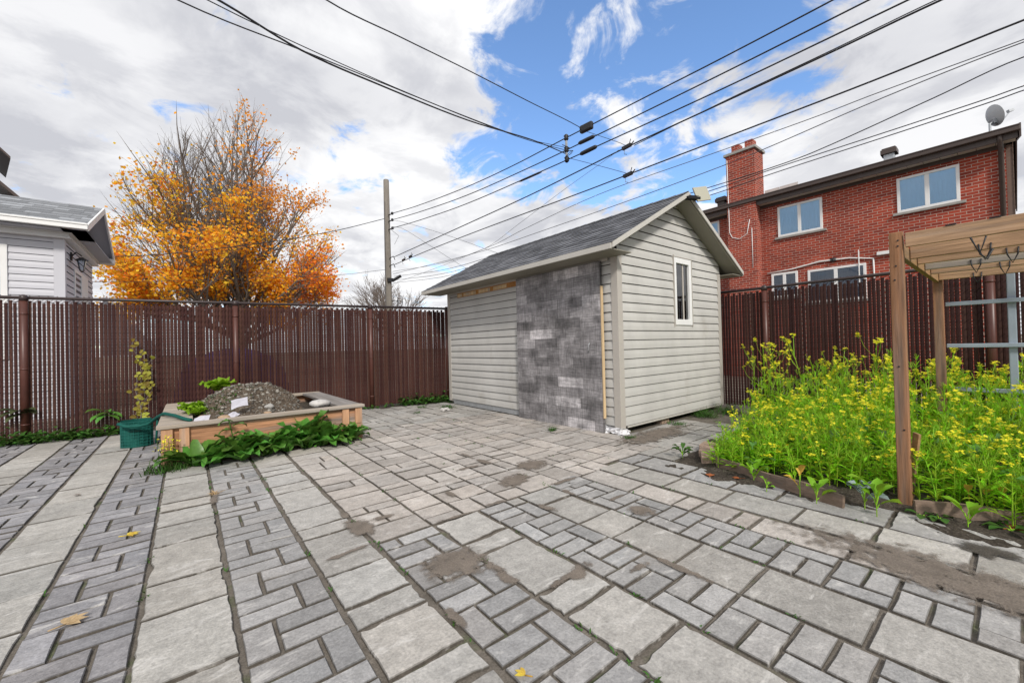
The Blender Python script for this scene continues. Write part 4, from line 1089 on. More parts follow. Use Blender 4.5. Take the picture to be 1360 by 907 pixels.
n=len(v); b.raw([(x,HY0-.20,z) for x,z in v]+[(x,HY0-.23,z) for x,z in v],[tuple(range(n))[::-1],tuple(range(n,2*n))]+[(i,(i+1)%n,n+(i+1)%n,n+i) for i in range(n)]); obj('rake_board',b,M['gutter'],hs)
b=MB(); b.tube([(EX-.03,.06,5.78),(EX-.03,.06,5.66),(HX-.06,.05,5.45),(HX-.06,.04,-.03)],.045,8); obj('downpipe',b,M['gutter'],hs,smooth=True)
# chimney
b=MB(); b.box(14.6,5.17,-.03,15.35,6.06,7.52); ch=obj('chimney',b,M['brick'],hs)
b=MB(); b.box(14.54,5.11,7.523,15.41,6.12,7.61); obj('chimney_cap',b,M['concrete'],ch,bevel=.01)
for y in (5.40,5.83):
    b=MB(); b.box(14.80,y-.12,7.612,15.12,y+.12,7.93); b.box(14.84,y-.08,7.93,15.08,y+.08,7.935); obj('flue',b,M['brick'],ch)
b=MB(); b.tube([(14.59,6.02,7.4),(14.59,6.0,4.9),(14.59,5.92,4.72),(14.59,5.7,4.62),(14.59,5.45,4.75),(14.59,5.36,5.2)],.012,5); b.tube([(14.59,5.3,4.9),(14.59,5.3,3.6)],.010,5); obj('chimney_wire',b,M['white'],ch,smooth=True)
# low stone-coloured panels beside the chimney
b=MB()
for k,(y0,y1) in enumerate(((5.10,4.68),(4.66,4.16))):
    b.obox((15.2,(y0+y1)/2,6.06),(.02,0,0),(0,(y0-y1)/2,0),(.05,0,.15))
obj('roof_panel',b,M['flash'],hs)
def house_window(y0,y1,z0,z1,sill=True,cur='curtain',mull=True,parent=hs,plane=HX):
    fw=.065; xo=plane-.035; b=MB()
    yl,yh=min(y0,y1),max(y0,y1)
    for q in ((yl,z0,yl+fw,z1),(yh-fw,z0,yh,z1),(yl+fw,z0,yh-fw,z0+fw),(yl+fw,z1-fw,yh-fw,z1)): b.box(xo,q[0],q[1],plane+.06,q[2],q[3])
    if mull: m=(yl+yh)/2; b.box(xo+.003,m-.045,z0+fw,plane+.06,m+.045,z1-fw)
    w=obj('window',b,M['white'],parent,bevel=.006)
    bk=MB(); bk.box(plane-.0015,yl+fw-.01,z0+fw-.01,plane-.0005,yh-fw+.01,z1-fw+.01); obj('window_back',bk,M['dark'],w)
    c=MB(); n=90
    for i in range(n+1):
        y=yl+fw-.005+(yh-yl-2*fw+.01)*i/n; x=plane-.010+.004*math.sin(i*.9+.6*math.sin(i*.23)); c.v+= [(x,y,z0+fw-.005),(x,y,z1-fw+.005)]
    for i in range(n): c.f.append((2*i,2*i+2,2*i+3,2*i+1)); c.m.append(0); c.c.append(1.)
    obj('curtain',c,M[cur],w,smooth=True)
    p=MB(); p.face([(plane-.022,yl+fw-.005,z0+fw-.005),(plane-.022,yh-fw+.005,z0+fw-.005),(plane-.022,yh-fw+.005,z1-fw+.005),(plane-.022,yl+fw-.005,z1-fw+.005)][::-1]); obj('pane',p,M['pane'],w)
    if sill:
        s=MB(); s.box(plane-.07,yl-.09,z0-.065,plane+.02,yh+.09,z0-.002); obj('sill',s,M['concrete'],w,bevel=.006)
house_window(4.67,3.49,4.50,5.47); house_window(1.85,.71,4.52,5.45); house_window(7.3,6.50,4.65,5.53)
house_window(4.90,4.17,2.55,3.345,cur='curtain2'); house_window(3.91,2.53,2.3,3.31,cur='curtain2'); house_window(7.0,6.53,2.5,3.29,cur='curtain2')
for (y,w) in ((1.98,.30),(6.42,.34)):
    z0=5.98; b=MB(); b.box(14.95,y-w*.36,5.85,14.95+w*.7,y+w*.36,z0+.22); vt=obj('roof_vent',b,M['galv'] if y<3 else M['gutter'],hs,bevel=.01)
    c=MB(); c.box(14.90,y-w*.55,z0+.20,15.0+w*.8,y+w*.55,z0+.33); c.box(14.93,y-w*.47,z0+.335,14.97+w*.75,y+w*.47,z0+.37); obj('vent_cap',c,M['gutter'],vt,bevel=.01)
# satellite dish
dc=Vector((14.85,.16,6.33))
b=MB(); nv=Vector((.60,-.74,.30)).normalized(); e1=nv.cross(Vector((0,0,1))).normalized(); e2=e1.cross(nv)
for side in (0,):
    n=22
    for i in range(6):
        r=.235*i/5
        for k in range(n): a=2*PI*k/n; b.v.append(tuple(dc+e1*r*math.cos(a)*.92+e2*r*1.08*math.sin(a)+nv*(.055*(i/5)**2)))
    for i in range(5):
        for k in range(n): k2=(k+1)%n; b.f.append((i*n+k,i*n+k2,(i+1)*n+k2,(i+1)*n+k)); b.m.append(0); b.c.append(1.)
ds=obj('satellite_dish',b,mat('dish_grey',(.52,.54,.56),.5,.4),hs,smooth=True)
b=MB(); b.tube([(14.80,.20,5.86),(14.80,.20,6.15),dc-nv*.01-e2*.12],.022,8); b.obox(dc-nv*.02-e2*.12,e1*.05,e2*.05,nv*.03); b.box(14.78,.1,5.86,14.92,.26,5.885); obj('dish_mast',b,M['galv'],ds,smooth=False)
b=MB(); tip=dc+nv*.36-e2*.02; b.tube([dc-e2*.2,dc-e2*.2+nv*.12,tip],.012,6); b.obox(tip,nv*.05,e1*.035,e2*.03); obj('dish_arm',b,M['galv'],ds)
# conduits, camera and light bar on the wall
b=MB(); b.tube([(14.97,5.0,3.38),(14.97,4.3,3.42),(14.97,3.6,3.53),(14.97,2.9,3.51),(14.97,2.37,3.40),(14.97,2.36,2.5)],.022,6); obj('conduit',b,M['white'],hs,smooth=True)
b=MB(); b.tube([(14.95,2.68,2.6),(14.95,2.68,3.70)],.014,6); obj('white_rod',b,M['white'],hs)
b=MB(); b.blob((14.93,3.26,3.50),.05,.05,.05,2,10,8,0.); b.box(14.95,3.20,3.47,15.0,3.34,3.58); obj('camera_dome',b,M['black'],hs,smooth=True)
b=MB(); b.box(14.90,1.80,3.46,14.995,2.29,3.55); obj('light_bar',b,M['white'],hs,bevel=.01)

# ------------------------------------------------------------------ white-sided neighbour on the left
nh=thing('white_house',(-3.5,13.6,0),'white-sided low house with grey shingle gable roof beyond the back fence','house')
NX,NY0,NY1=-1.91,12.0,15.15
f=MB(); z=0.
while z<3.58:
    z1=min(z+.135,3.6)
    if z1>.9 and z<3.38 : 
        course(f,(-8,NY0),(-3.6,NY0),(0,-1),z,z1); course(f,(-2.63,NY0),(NX,NY0),(0,-1),z,z1)
    else: course(f,(-8,NY0),(NX,NY0),(0,-1),z,z1)
    z=z1
f.box(-8,NY0+.004,-.03,NX,NY0+.05,3.6); obj('front_wall',f,[M['offwhite'],M['lap_shade2']],nh)
f=MB(); z=0.
while z<3.58:
    z1=min(z+.135,3.6); course(f,(NX,NY0),(NX,NY1),(1,0),z,z1); z=z1
f.box(NX-.05,NY0+.05,-.03,NX-.004,NY1,3.6); obj('side_wall',f,[M['offwhite'],M['lap_shade2']],nh)
c=MB(); c.box(NX-.13,NY0-.026,-.03,NX+.026,NY0-.012,3.6); c.box(NX+.014,NY0-.012,-.03,NX+.026,NY0+.11,3.6); obj('corner_board',c,M['offwhite'],nh,bevel=.003)
c=MB(); c.box(-8,NY0-.12,3.60,NX+.12,NY1+.1,3.64); c.box(-8,NY0-.10,3.64,NX+.10,NY1+.08,3.70); c.box(-8,NY0-.14,3.70,NX+.14,NY1+.12,3.735); obj('cornice',c,M['white'],nh,bevel=.006)
# window and door
def frame_y(yp,x0,x1,z0,z1,fw,cur,parent):
    b=MB()
    for q in ((x0,z0,x0+fw,z1),(x1-fw,z0,x1,z1),(x0+fw,z0,x1-fw,z0+fw),(x0+fw,z1-fw,x1-fw,z1)): b.box(q[0],yp-.04,q[1],q[2],yp+.004,q[3])
    w=obj('window',b,M['white'],parent,bevel=.005)
    p=MB(); p.face([(x0+fw,yp-.02,z0+fw),(x1-fw,yp-.02,z0+fw),(x1-fw,yp-.02,z1-fw),(x0+fw,yp-.02,z1-fw)]); obj('pane',p,M['pane'],w)
    c=MB(); z=z0+fw
    while z<z1-fw: c.box(x0+fw,yp-.010,z,x1-fw,yp-.004,z+.06); z+=.066
    obj('blind',c,M[cur],w)
frame_y(NY0+.0,-3.6,-2.63,1.2,3.39,.09,'curtain',nh)
dr=MB(); dr.box(NX-.02,12.90,0,NX+.03,12.97,3.15); dr.box(NX-.02,13.62,0,NX+.03,14.40,3.15); dr.box(NX-.02,12.97,3.08,NX+.03,13.62,3.15); d_=obj('door_frame',dr,M['white'],nh,bevel=.005)
dr=MB(); dr.box(NX-.02,12.97,0,NX+.012,13.62,3.08); obj('door',dr,mat('slate_door',(.06,.085,.12),.4,.4),d_)
wl=MB(); wx,wy,wz=NX+.02,12.55,3.32
wl.lathe(wx+.16,wy,[(.02,wz+.03),(.10,wz-.02),(.105,wz-.04),(.02,wz-.04)],8); wl.tube([(wx,wy,wz+.03),(wx+.08,wy,wz+.13),(wx+.16,wy,wz+.06)],.014,6); wl.box(wx,wy-.05,wz-.05,wx+.02,wy+.05,wz+.12)
wl.lathe(wx+.16,wy,[(.03,wz-.26),(.012,wz-.29)],8)
for k in range(4):
    a=PI/4+k*PI/2; wl.tube([(wx+.16+.085*math.cos(a),wy+.085*math.sin(a),wz-.04),(wx+.16+.04*math.cos(a),wy+.04*math.sin(a),wz-.26)],.009,4)
wlo=obj('wall_lantern',wl,M['black'],nh); gl=MB(); gl.lathe(wx+.16,wy,[(.075,wz-.045),(.036,wz-.25)],8); obj('lantern_glass',gl,M['pane'],wlo)
# gable roof
GX=-1.53; gy0,gyr,gy1,gz0,gzr=11.62,13.80,15.5,3.86,4.80
n_=9
for (ya,za,yb,zb) in ((gy0,gz0,gyr,gzr),(gy1,gz0,gyr,gzr)):
    rb=MB()
    for i in range(n_):
        t0,t1=i/n_,(i+1)/n_; y0=ya+(yb-ya)*t0; z0=za+(zb-za)*t0; y1=ya+(yb-ya)*t1; z1=za+(zb-za)*t1
        x=-8.
        while x<GX:
            w=random.choice((.16,.22,.3,.4)); x1=min(x+w,GX); t=random.choice((.75,.9,1.,1.15,1.3))
            q=[(x,y0,z0+.012),(x1-.004,y0,z0+.012),(x1-.004,y1,z1+.003),(x,y1,z1+.003)]
            rb.face(q if yb>ya else q[::-1],0,(t,t,t)); rb.face([(x,y0,z0),(x1,y0,z0),(x1,y0,z0+.012),(x,y0,z0+.012)],0,(.6,.6,.6)); x=x1
    obj('roof_slope',rb,M['shingle2'],nh,tone=True)
    b=MB(); b.raw([(-8,ya,za-.002),(GX,ya,za-.002),(GX,yb,zb-.002),(-8,yb,zb-.002),(-8,ya,za-.05),(GX,ya,za-.05),(GX,yb,zb-.05),(-8,yb,zb-.05)],[(0,1,2,3),(7,6,5,4),(0,4,5,1),(1,5,6,2),(2,6,7,3)]); obj('roof_deck',b,M['softgrey'],nh)
    b=MB(); x0,x1=GX,GX+.03; h=.13; b.raw([(x0,ya,za+.01),(x0,yb,zb+.01),(x0,yb,zb-h),(x0,ya,za-h),(x1,ya,za+.01),(x1,yb,zb+.01),(x1,yb,zb-h),(x1,ya,za-h)],[(0,1,2,3),(7,6,5,4),(0,4,5,1),(3,2,6,7),(0,3,7,4),(1,5,6,2)]); obj('rake_board',b,M['white'],nh)
b=MB(); b.box(-8,gy0-.10,gz0-.115,GX+.03,gy0-.005,gz0-.005); b.box(-8,gy0-.115,gz0-.03,GX+.03,gy0-.10,gz0+.005); obj('gutter',b,M['white'],nh,bevel=.01)
b=MB(); b.box(-8,gy0,gz0-.14,GX,NY0+.6,gz0-.125); b.box(GX-.35,gy0,gz0-.14,GX+.0,gy1,gz0-.125); obj('soffit',b,M['softgrey'],nh)
b=MB(); b.box(GX-.36,gy1-.28,gz0-.16,GX+.028,gy1+.01,gz0-.03); obj('eave_return',b,M['white'],nh,bevel=.008)
b=MB(); b.raw([(GX-.36,gy0+.3,gz0-.06),(GX-.36,gy1-.3,gz0-.06),(GX-.36,gyr,gzr-.1)],[(0,1,2)]); b.box(GX-.42,NY0+.3,3.735,GX-.36,NY1-.2,gz0-.06); obj('gable_wall',b,M['softgrey'],nh)
b=MB(); 
for k in range(5): b.box(GX-.36,12.1+.16*k,3.74,GX-.33,12.2+.16*k,3.80)
obj('lattice_vent',b,M['white'],nh)
# taller dark-eaved house at the far left
fh=thing('tall_house',(-3.7,18.0,0),'taller dark-eaved house peeking in at the far left edge','house')
b=MB(); b.box(-9.,18.3,-.03,-4.15,23,6.0); b.raw([(-9,18.3,6.),(-4.15,18.3,6.),(-6.5,18.3,8.6)],[(0,1,2)]); obj('wall',b,mat('tan_stucco',(.27,.24,.20),.8,.2),fh)
def roofslab(p,q,y0,y1,th,nm):
    b=MB(); (x0,z0),(x1,z1)=p,q; b.raw([(x0,y0,z0),(x1,y0,z1),(x1,y1,z1),(x0,y1,z0),(x0,y0,z0-th),(x1,y0,z1-th),(x1,y1,z1-th),(x0,y1,z0-th)],[(0,1,2,3),(7,6,5,4),(0,4,5,1),(1,5,6,2),(2,6,7,3),(3,7,4,0)]); return obj(nm,b,M['gutter'],fh)
roofslab((-6.5,8.75),(-3.66,5.82),17.9,23,.10,'roof'); roofslab((-6.5,8.75),(-9.4,5.82),17.9,23,.20,'roof')
roofslab((-4.9,8.15),(-3.87,7.0),17.95,20,.07,'upper_roof')
fh.rotation_euler=(0,0,.26)
# white sloping stair wall between house and tree
wh=MB(); 
z=2.0
for k in range(11):
    zz=1.2+.15*k; x1=-.62-.0*k; 
    wh.box(-1.8,15.9,zz,-1.8+max(.1,1.25-.115*k),15.96,zz+.145)
ao=obj('annex_wall',wh,M['offwhite']); tag(ao,'white-sided annex with sloping top behind the white house','annex')
# ------------------------------------------------------------------ utility pole and overhead lines
up_=thing('utility_pole',(6.24,15.4,0),'weathered wooden utility pole standing behind the back fence','pole')
b=MB(); b.lathe(6.24,15.4,[(.135,-.03),(.13,3),(.115,6),(.105,7.88),(.09,7.9)],16); obj('pole_shaft',b,M['pole'],up_,smooth=True)
for z in (6.45,6.20,5.88):
    b=MB(); b.tube([(6.24,15.25,z),(6.26,15.0,z-.01)],.022,6); b.lathe(6.27,14.95,[(.03,z-.05),(.06,z-.02),(.035,z),(.06,z+.02),(.03,z+.05)],10); obj('insulator',b,M['black'],up_,smooth=True)
b=MB(); b.box(6.14,15.19,3.84,6.38,15.27,3.98); b.tube([(6.36,15.2,3.9),(6.62,15.05,4.08)],.06,8); obj('splice_case',b,M['black'],up_)
b=MB(); b.tube([(6.10,15.3,7.0),(6.08,15.28,4.2),(6.07,15.28,2.2)],.012,5); b.tube([(6.3,15.2,5.9),(6.5,14.9,5.6),(6.4,15.1,5.3)],.008,4); obj('riser_wire',b,M['cable_grey'],up_)
for z in (4.75,4.45):
    b=MB(); b.tube([(6.24,15.25,z),(6.3,15.0,z+.05),(6.32,14.9,z-.1)],.016,5); obj('clamp',b,M['blackmetal'],up_)
b=MB()
for k in range(3): b.tube([(6.62+.11*math.cos(a*.5+k),15.2,2.95+.16*math.sin(a*.5+k)+.1*k) for a in range(13)],.010,4)
b.tube([(6.3,15.25,3.1),(6.6,15.2,3.1)],.012,4); obj('wire_coil',b,M['cable'],up_)

def spline(pts,per=6):
    P=[Vector(p) for p in pts]; out=[]
    for i in range(len(P)-1):
        p0=P[max(i-1,0)];p1=P[i];p2=P[i+1];p3=P[min(i+2,len(P)-1)]
        t1=max((p2-p1).length,.01)
        m1=(p2-p0)/max((p2-p1).length+(p1-p0).length,.01)*t1; m2=(p3-p1)/max((p3-p2).length+(p2-p1).length,.01)*t1
        for k in range(per):
            t=k/per; out.append(p1*(2*t**3-3*t**2+1)+m1*(t**3-2*t**2+t)+p2*(-2*t**3+3*t**2)+m2*(t**3-t**2))
    out.append(P[-1]); return out
END=(9.2,-20.)
GW='overhead lines strung from the pole'
def wire(name,pts,r,label,group=GW,m='cable',end=None):
    if end is not None:
        p=pts[-1]; pts=pts+[( (p[0]+END[0])/2,(p[1]+END[1])/2,p[2]+.25*(end-p[2])), (END[0],END[1],end)]
    b=MB(); b.tube(spline(pts),r*.60,6); tag(obj(name,b,M[m],smooth=True),label,'cable',group)
wire('power_line',[(6.27,14.95,6.45),(6.40,13.0,6.22),(6.64,10.2,6.03),(6.81,8.18,5.99),(6.96,6.41,6.03),(7.13,4.39,6.06),(7.25,3.05,6.08),(7.38,1.46,6.12)],.020,'top black power line from the pole with the large box splice',end=7.6)
wire('power_line',[(6.27,14.95,6.20),(6.40,13.0,5.98),(6.64,10.21,5.78),(6.88,7.43,5.74),(7.03,5.63,5.76),(7.25,3.01,5.81),(7.41,1.08,5.87)],.020,'second power line from the top leaving the pole',end=7.3)
wire('power_line',[(6.27,14.95,5.88),(6.40,13.0,5.69),(6.64,10.22,5.53),(6.93,6.82,5.51),(7.03,5.64,5.52),(7.25,3.02,5.55),(7.45,.7,5.63)],.020,'third power line from the top leaving the pole',end=7.0)
wire('phone_line',[(6.27,14.9,4.74),(6.44,12.57,4.82),(6.64,10.24,4.92),(6.85,7.72,5.03),(7.01,5.81,5.16),(7.09,4.88,5.23),(7.25,3.03,5.31),(7.38,1.5,5.38),(7.47,.44,5.44)],.022,'thick fourth cable rising from the middle of the pole',end=6.5)
wire('phone_line',[(7.10,4.7,5.20),(7.25,3.03,5.325),(7.38,1.5,5.405),(7.47,.44,5.47)],.012,'thin strand lashed just above the thick fourth cable',end=6.55)
wire('phone_line',[(6.28,14.9,4.45),(6.48,12.1,4.54),(6.7,9.55,4.60),(7.01,5.87,4.64),(7.09,4.84,4.66),(7.25,3.04,4.70),(7.41,1.11,4.74),(7.52,-.18,4.80)],.020,'fifth cable from the pole passing above the shed roof with a clamp',end=5.9)
wire('phone_line',[(6.25,15.0,4.20),(6.53,11.48,3.96),(6.74,9.08,4.05),(6.84,7.88,4.22),(7.03,5.57,4.46),(7.25,3.05,4.50),(7.36,1.74,4.52),(7.41,1.11,4.55),(7.52,-.17,4.58)],.010,'thin line crossing behind the clamp cable and past the chimney top',m='cable_grey',end=5.6)
wire('phone_line',[(6.26,14.95,4.10),(6.69,9.57,3.97),(6.9,7.19,4.04),(7.1,4.77,4.13),(7.25,3.06,4.23),(7.3,2.38,4.29),(7.42,1.04,4.46),(7.52,-.17,4.55)],.011,'thin line passing across the upper part of the chimney',m='cable_grey',end=5.4)
wire('phone_line',[(6.27,14.9,4.0),(6.57,11.07,3.72),(6.97,6.31,3.86),(7.25,3.07,3.93),(7.3,2.39,3.95),(7.35,1.8,4.0),(7.46,.55,4.24),(7.52,-.17,4.38)],.012,'line rising steeply at the right from the middle of the chimney',end=5.6)
wire('phone_line',[(6.27,14.9,3.85),(6.57,11.08,3.60),(6.99,6.1,3.75),(7.25,3.07,3.87),(7.3,2.39,3.92),(7.43,.83,3.99),(7.5,.09,4.03),(7.52,-.16,4.05)],.011,'upper one of the two lowest lines above the brick house',end=4.8)
wire('phone_line',[(6.27,14.9,3.75),(6.57,11.08,3.50),(6.99,6.11,3.65),(7.24,3.07,3.79),(7.3,2.39,3.85),(7.43,.83,3.93),(7.5,.02,3.98),(7.52,-.16,4.0)],.011,'lowest of the lines above the brick house',end=4.75)
wire('phone_line',[(7.0,5.0,5.2),(6.96,5.1,5.14),(6.48,6.17,4.58),(6.06,7.12,4.05),(5.64,8.06,3.57),(3.5,12.8,2.6)],.006,'thin wire slanting down from the thick fourth cable towards the shed roof',m='cable_grey')
GL='service drops from the left'
wire('service_drop',[(-9,2.5,4.6),(-4,3.7,4.25),(-.01,4.71,4.45),(1.06,4.97,4.62),(2.56,5.34,4.86),(4.26,5.76,5.14),(5.4,6.04,5.36),(6.90,6.40,5.72)],.011,'leftmost and lowest service drop reaching the spacer bracket',GL)
wire('service_drop',[(-9,2.5,5.0),(-4,3.7,4.45),(.2,4.76,4.6),(1.79,5.15,4.76),(3.35,5.53,4.99),(5.4,6.04,5.38),(6.89,6.40,5.78)],.009,'thin service drop second from the left at the picture top',GL)
wire('service_drop',[(-9,2.5,5.3),(-4,3.7,4.65),(.32,4.79,4.66),(1.05,4.97,4.62),(2.01,5.2,4.73),(3.69,5.62,5.0),(5.4,6.04,5.39),(6.0,6.18,5.50),(6.9,6.40,5.64)],.018,'thick sagging service drop ending at the spacer bracket',GL)
wire('service_drop',[(-9,2.3,5.5),(-4,3.5,5.0),(1.25,4.68,5.10),(2.19,4.88,5.25),(3.39,5.13,5.45),(4.9,5.45,5.68),(6.74,5.84,5.97),(6.99,6.0,6.03)],.013,'single service drop running to the box splice on the top line',GL)
wire('service_drop',[(6.99,5.95,6.02),(7.04,5.44,5.67),(7.075,5.0,5.36),(7.09,4.87,5.25)],.009,'short drop from the box splice down to the thick fourth cable',GL)
wire('service_drop',[(6.96,6.40,5.56),(7.04,5.46,5.03),(7.09,4.84,4.67)],.009,'short drop from the spacer bracket down to the clamp cable',GL)
wire('service_drop',[(6.24,15.4,6.38),(4.14,15.67,5.56),(1.23,16.05,4.70),(-1.57,16.42,4.12),(-6,17,3.9)],.022,'dark line running left from the pole top in front of the orange tree',GL)
wire('service_drop',[(6.2,15.4,4.34),(4.18,15.66,3.96),(1.03,16.08,3.62),(-1.8,16.45,3.36),(-6,17,3.2)],.012,'lower thin line running left from the pole across the orange tree',GL)
wire('service_drop',[(6.27,15.0,6.2),(6.55,14.61,6.08),(7.39,12.67,5.24),(8.14,10.97,4.42),(8.85,9.34,3.69),(11,4.4,2.5)],.010,'upper thin wire slanting down right from the pole top',GL)
wire('service_drop',[(6.27,15.0,5.95),(6.53,14.65,5.84),(7.12,13.31,4.90),(7.64,12.1,4.05),(8.07,11.13,3.47),(11,5,2.2)],.010,'lower thin wire slanting down right from the pole top',GL)
# spacer bracket, splices, clamps
sb=thing('cable_spacer',(6.96,6.42,5.75),'upright spacer bracket with insulators holding the three power lines','bracket')
b=MB(); b.box(6.945,6.40,5.46,6.985,6.44,6.10); obj('spacer_bar',b,M['galv'],sb)
for z in (6.04,5.76,5.53):
    b=MB(); b.lathe(6.965,6.42,[(.03,z-.07),(.06,z-.035),(.04,z),(.06,z+.035),(.03,z+.07)],10); obj('insulator',b,M['black'],sb,smooth=True)
for k,(r_,z) in enumerate(((.10,5.83),(.13,5.70),(.09,5.62))):
    b=MB(); b.tube([(6.96+r_*math.cos(a*.6),6.42-.05*k+r_*.8*math.sin(a*.6),z+.06*math.sin(a*.6+k)) for a in range(10)],.008,4); obj('jumper_loop',b,M['cable'],sb,smooth=True)
def splice(p,q,r,label):
    b=MB(); p=Vector(p); q=Vector(q); b.tube([p,p.lerp(q,.06),p.lerp(q,.12),p.lerp(q,.5),p.lerp(q,.88),p.lerp(q,.94),q],[r*.4,r*.8,r,r*1.05,r,r*.8,r*.4],10); tag(obj('line_splice',b,M['black'],smooth=True),label,'splice')
b=MB(); d=Vector((.065,-.75,.0)).normalized(); b.obox((7.005,5.84,6.035),d*.165,Vector((-d.y,d.x,0))*.05,(0,0,.085)); tag(obj('box_splice',b,M['black'],bevel=.03),'large black box splice clamped on the top power line','splice')
splice((6.985,6.07,5.76),(7.025,5.63,5.765),.042,'slim black splice on the second power line')
splice((6.985,6.03,5.50),(7.03,5.58,5.52),.045,'slim black splice on the third power line')
splice((6.83,8.0,5.50),(6.90,7.2,5.50),.026,'long thin sleeve on the third power line left of the bracket')
def clamp(p,label):
    b=MB(); x,y,z=p
    b.obox((x,y,z),(.01,.11,0),(.03,0,0),(0,0,.03)); b.tube([(x,y-.1,z),(x+.02,y-.16,z+.06)],.012,5); b.tube([(x,y+.05,z),(x-.02,y+.05,z-.14),(x,y,z-.16)],.006,4); b.tube([(x,y-.06,z+.02),(x,y-.1,z+.12)],.010,4)
    tag(obj('line_clamp',b,M['blackmetal']),label,'clamp')
clamp((7.09,4.86,4.66),'black clamp where the drop meets the fifth cable'); clamp((7.09,4.87,5.24),'small black clamp on the thick fourth cable')
clamp((6.36,14.2,4.52),'dark hook clamp on the cable just right of the pole'); clamp((6.40,13.7,4.56),'second dark hook clamp further right of the pole')

# ------------------------------------------------------------------ trees
def tube_np(store,pts,rad,n):
    pts=[Vector(p) for p in pts]; base=len(store['v']); prev=None
    for i,p in enumerate(pts):
        t=(pts[min(i+1,len(pts)-1)]-pts[max(i-1,0)]); t.normalize()
        a=(t.cross(Vector((.3,.9,.2))) if prev is None else prev-t*prev.dot(t)); a.normalize(); prev=a; b_=t.cross(a)
        for k in range(n): store['v'].append(tuple(p+rad[i]*(math.cos(2*PI*k/n)*a+math.sin(2*PI*k/n)*b_)))
    for i in range(len(pts)-1):
        for k in range(n):
            k2=(k+1)%n; store['f'].append((base+i*n+k,base+i*n+k2,base+(i+1)*n+k2,base+(i+1)*n+k))
tr_=random.Random(21)
T0=Vector((1.75,21.,0))
wood_={'v':[],'f':[]}; twigs=[]
def inside(p):
    """crown envelope: broad below, narrowing to two leaders"""
    q=p-T0; r=math.hypot(q.x,q.y*.9); z=p.z
    if z<4: R_=4.3
    elif z<8: R_=4.35-.15*(z-4)
    elif z<12.4: R_=3.75*(1-(z-8)/4.6)+.25
    else: R_=.1
    if q.x<-1 and z>7.5: R_*=.9
    return r<R_ and z<12.6
def grow(p,d,L,r,lev):
    n=3 if lev<3 else 2
    pts=[p]; q=p.copy(); dd=d.copy()
    for i in range(n):
        dd=(dd+Vector((tr_.gauss(0,.10),tr_.gauss(0,.10),.05+tr_.gauss(0,.06)))).normalized(); q=q+dd*L/n; pts.append(q.copy())
    stop = lev>=3 and not inside(pts[-1])
    rad=[r*(1-(.95 if stop else .45)*i/n) for i in range(n+1)]
    if lev>=5: rad=[r,r*.7,r*.4][:n+1]
    tube_np(wood_,pts,rad,[8,6,5,4,3,3,3][lev])
    if lev>=3: twigs.append((pts[1],pts[-1],lev))
    if lev==5: return
    if lev>0 and not inside(pts[-1]) and lev>=3: return
    nb=[0,6,5,4,2,0][lev] if lev else 0
    for k in range(nb):
        t=tr_.uniform(.3,1.); seg=min(int(t*n),n-1); b0=pts[seg].lerp(pts[seg+1],t*n-seg)
        ax=dd.orthogonal().normalized(); ax.rotate(Matrix.Rotation(tr_.uniform(0,6.28),3,dd)); ang=tr_.uniform(.35,.85)
        nd=(dd*math.cos(ang)+ax*math.sin(ang)+Vector((0,0,.18))).normalized()
        l=L*tr_.uniform(.45,.72)
        if not inside(b0+nd*l*.8): l*=.5
        grow(b0,nd,l,max(.0028,r*tr_.uniform(.35,.5)),lev+1)
    nd=(dd+Vector((tr_.gauss(0,.15),tr_.gauss(0,.15),.05))).normalized()
    grow(pts[-1],nd,L*.55,max(.0028,r*.5),lev+1)
tube_np(wood_,[T0,T0+Vector((.05,0,1.2)),T0+Vector((0,.05,2.0))],[.34,.27,.25],10)
limbs=[(0.10,2.6,5.8,.15),(-.09,2.4,5.4,.14),(.03,2.0,4.6,.13)]
for az,el,L,r in [(.3,1.42,5.0,.15),(3.3,1.36,4.7,.14),(1.6,1.30,4.0,.11),(2.9,1.12,4.2,.12),(3.4,.85,3.0,.10),(2.9,.55,2.6,.09),(3.6,.35,2.4,.09),(0,1.15,4.1,.12),(-.3,.85,3.1,.10),(.2,.5,2.6,.09),(-.2,.3,2.4,.09),(4.5,.95,3.1,.10),(5.3,.6,2.6,.09),(4.1,.55,2.6,.09),(1.2,.7,2.8,.09),(2.1,.6,2.7,.09),(5.8,1.25,4.3,.11),(2.4,1.3,4.3,.11)]:
    d=Vector((math.cos(az)*math.cos(el),math.sin(az)*math.cos(el),math.sin(el)))
    grow(T0+Vector((.05*math.cos(az),.05*math.sin(az),1.5+.5*tr_.random())),d,L,r,1)
mt=thing('maple_tree',T0,'large autumn tree with orange and yellow leaves and bare upper branches beyond the fence','tree')
o=MB(); o.v=wood_['v']; o.f=wood_['f']; o.m=[0]*len(o.f); o.c=[1.]*len(o.f); obj('trunk_and_branches',o,M['bark'],mt,smooth=True)
CAMX=Vector((.778,-.628,0))
lv=[];lf=[];lc=[]
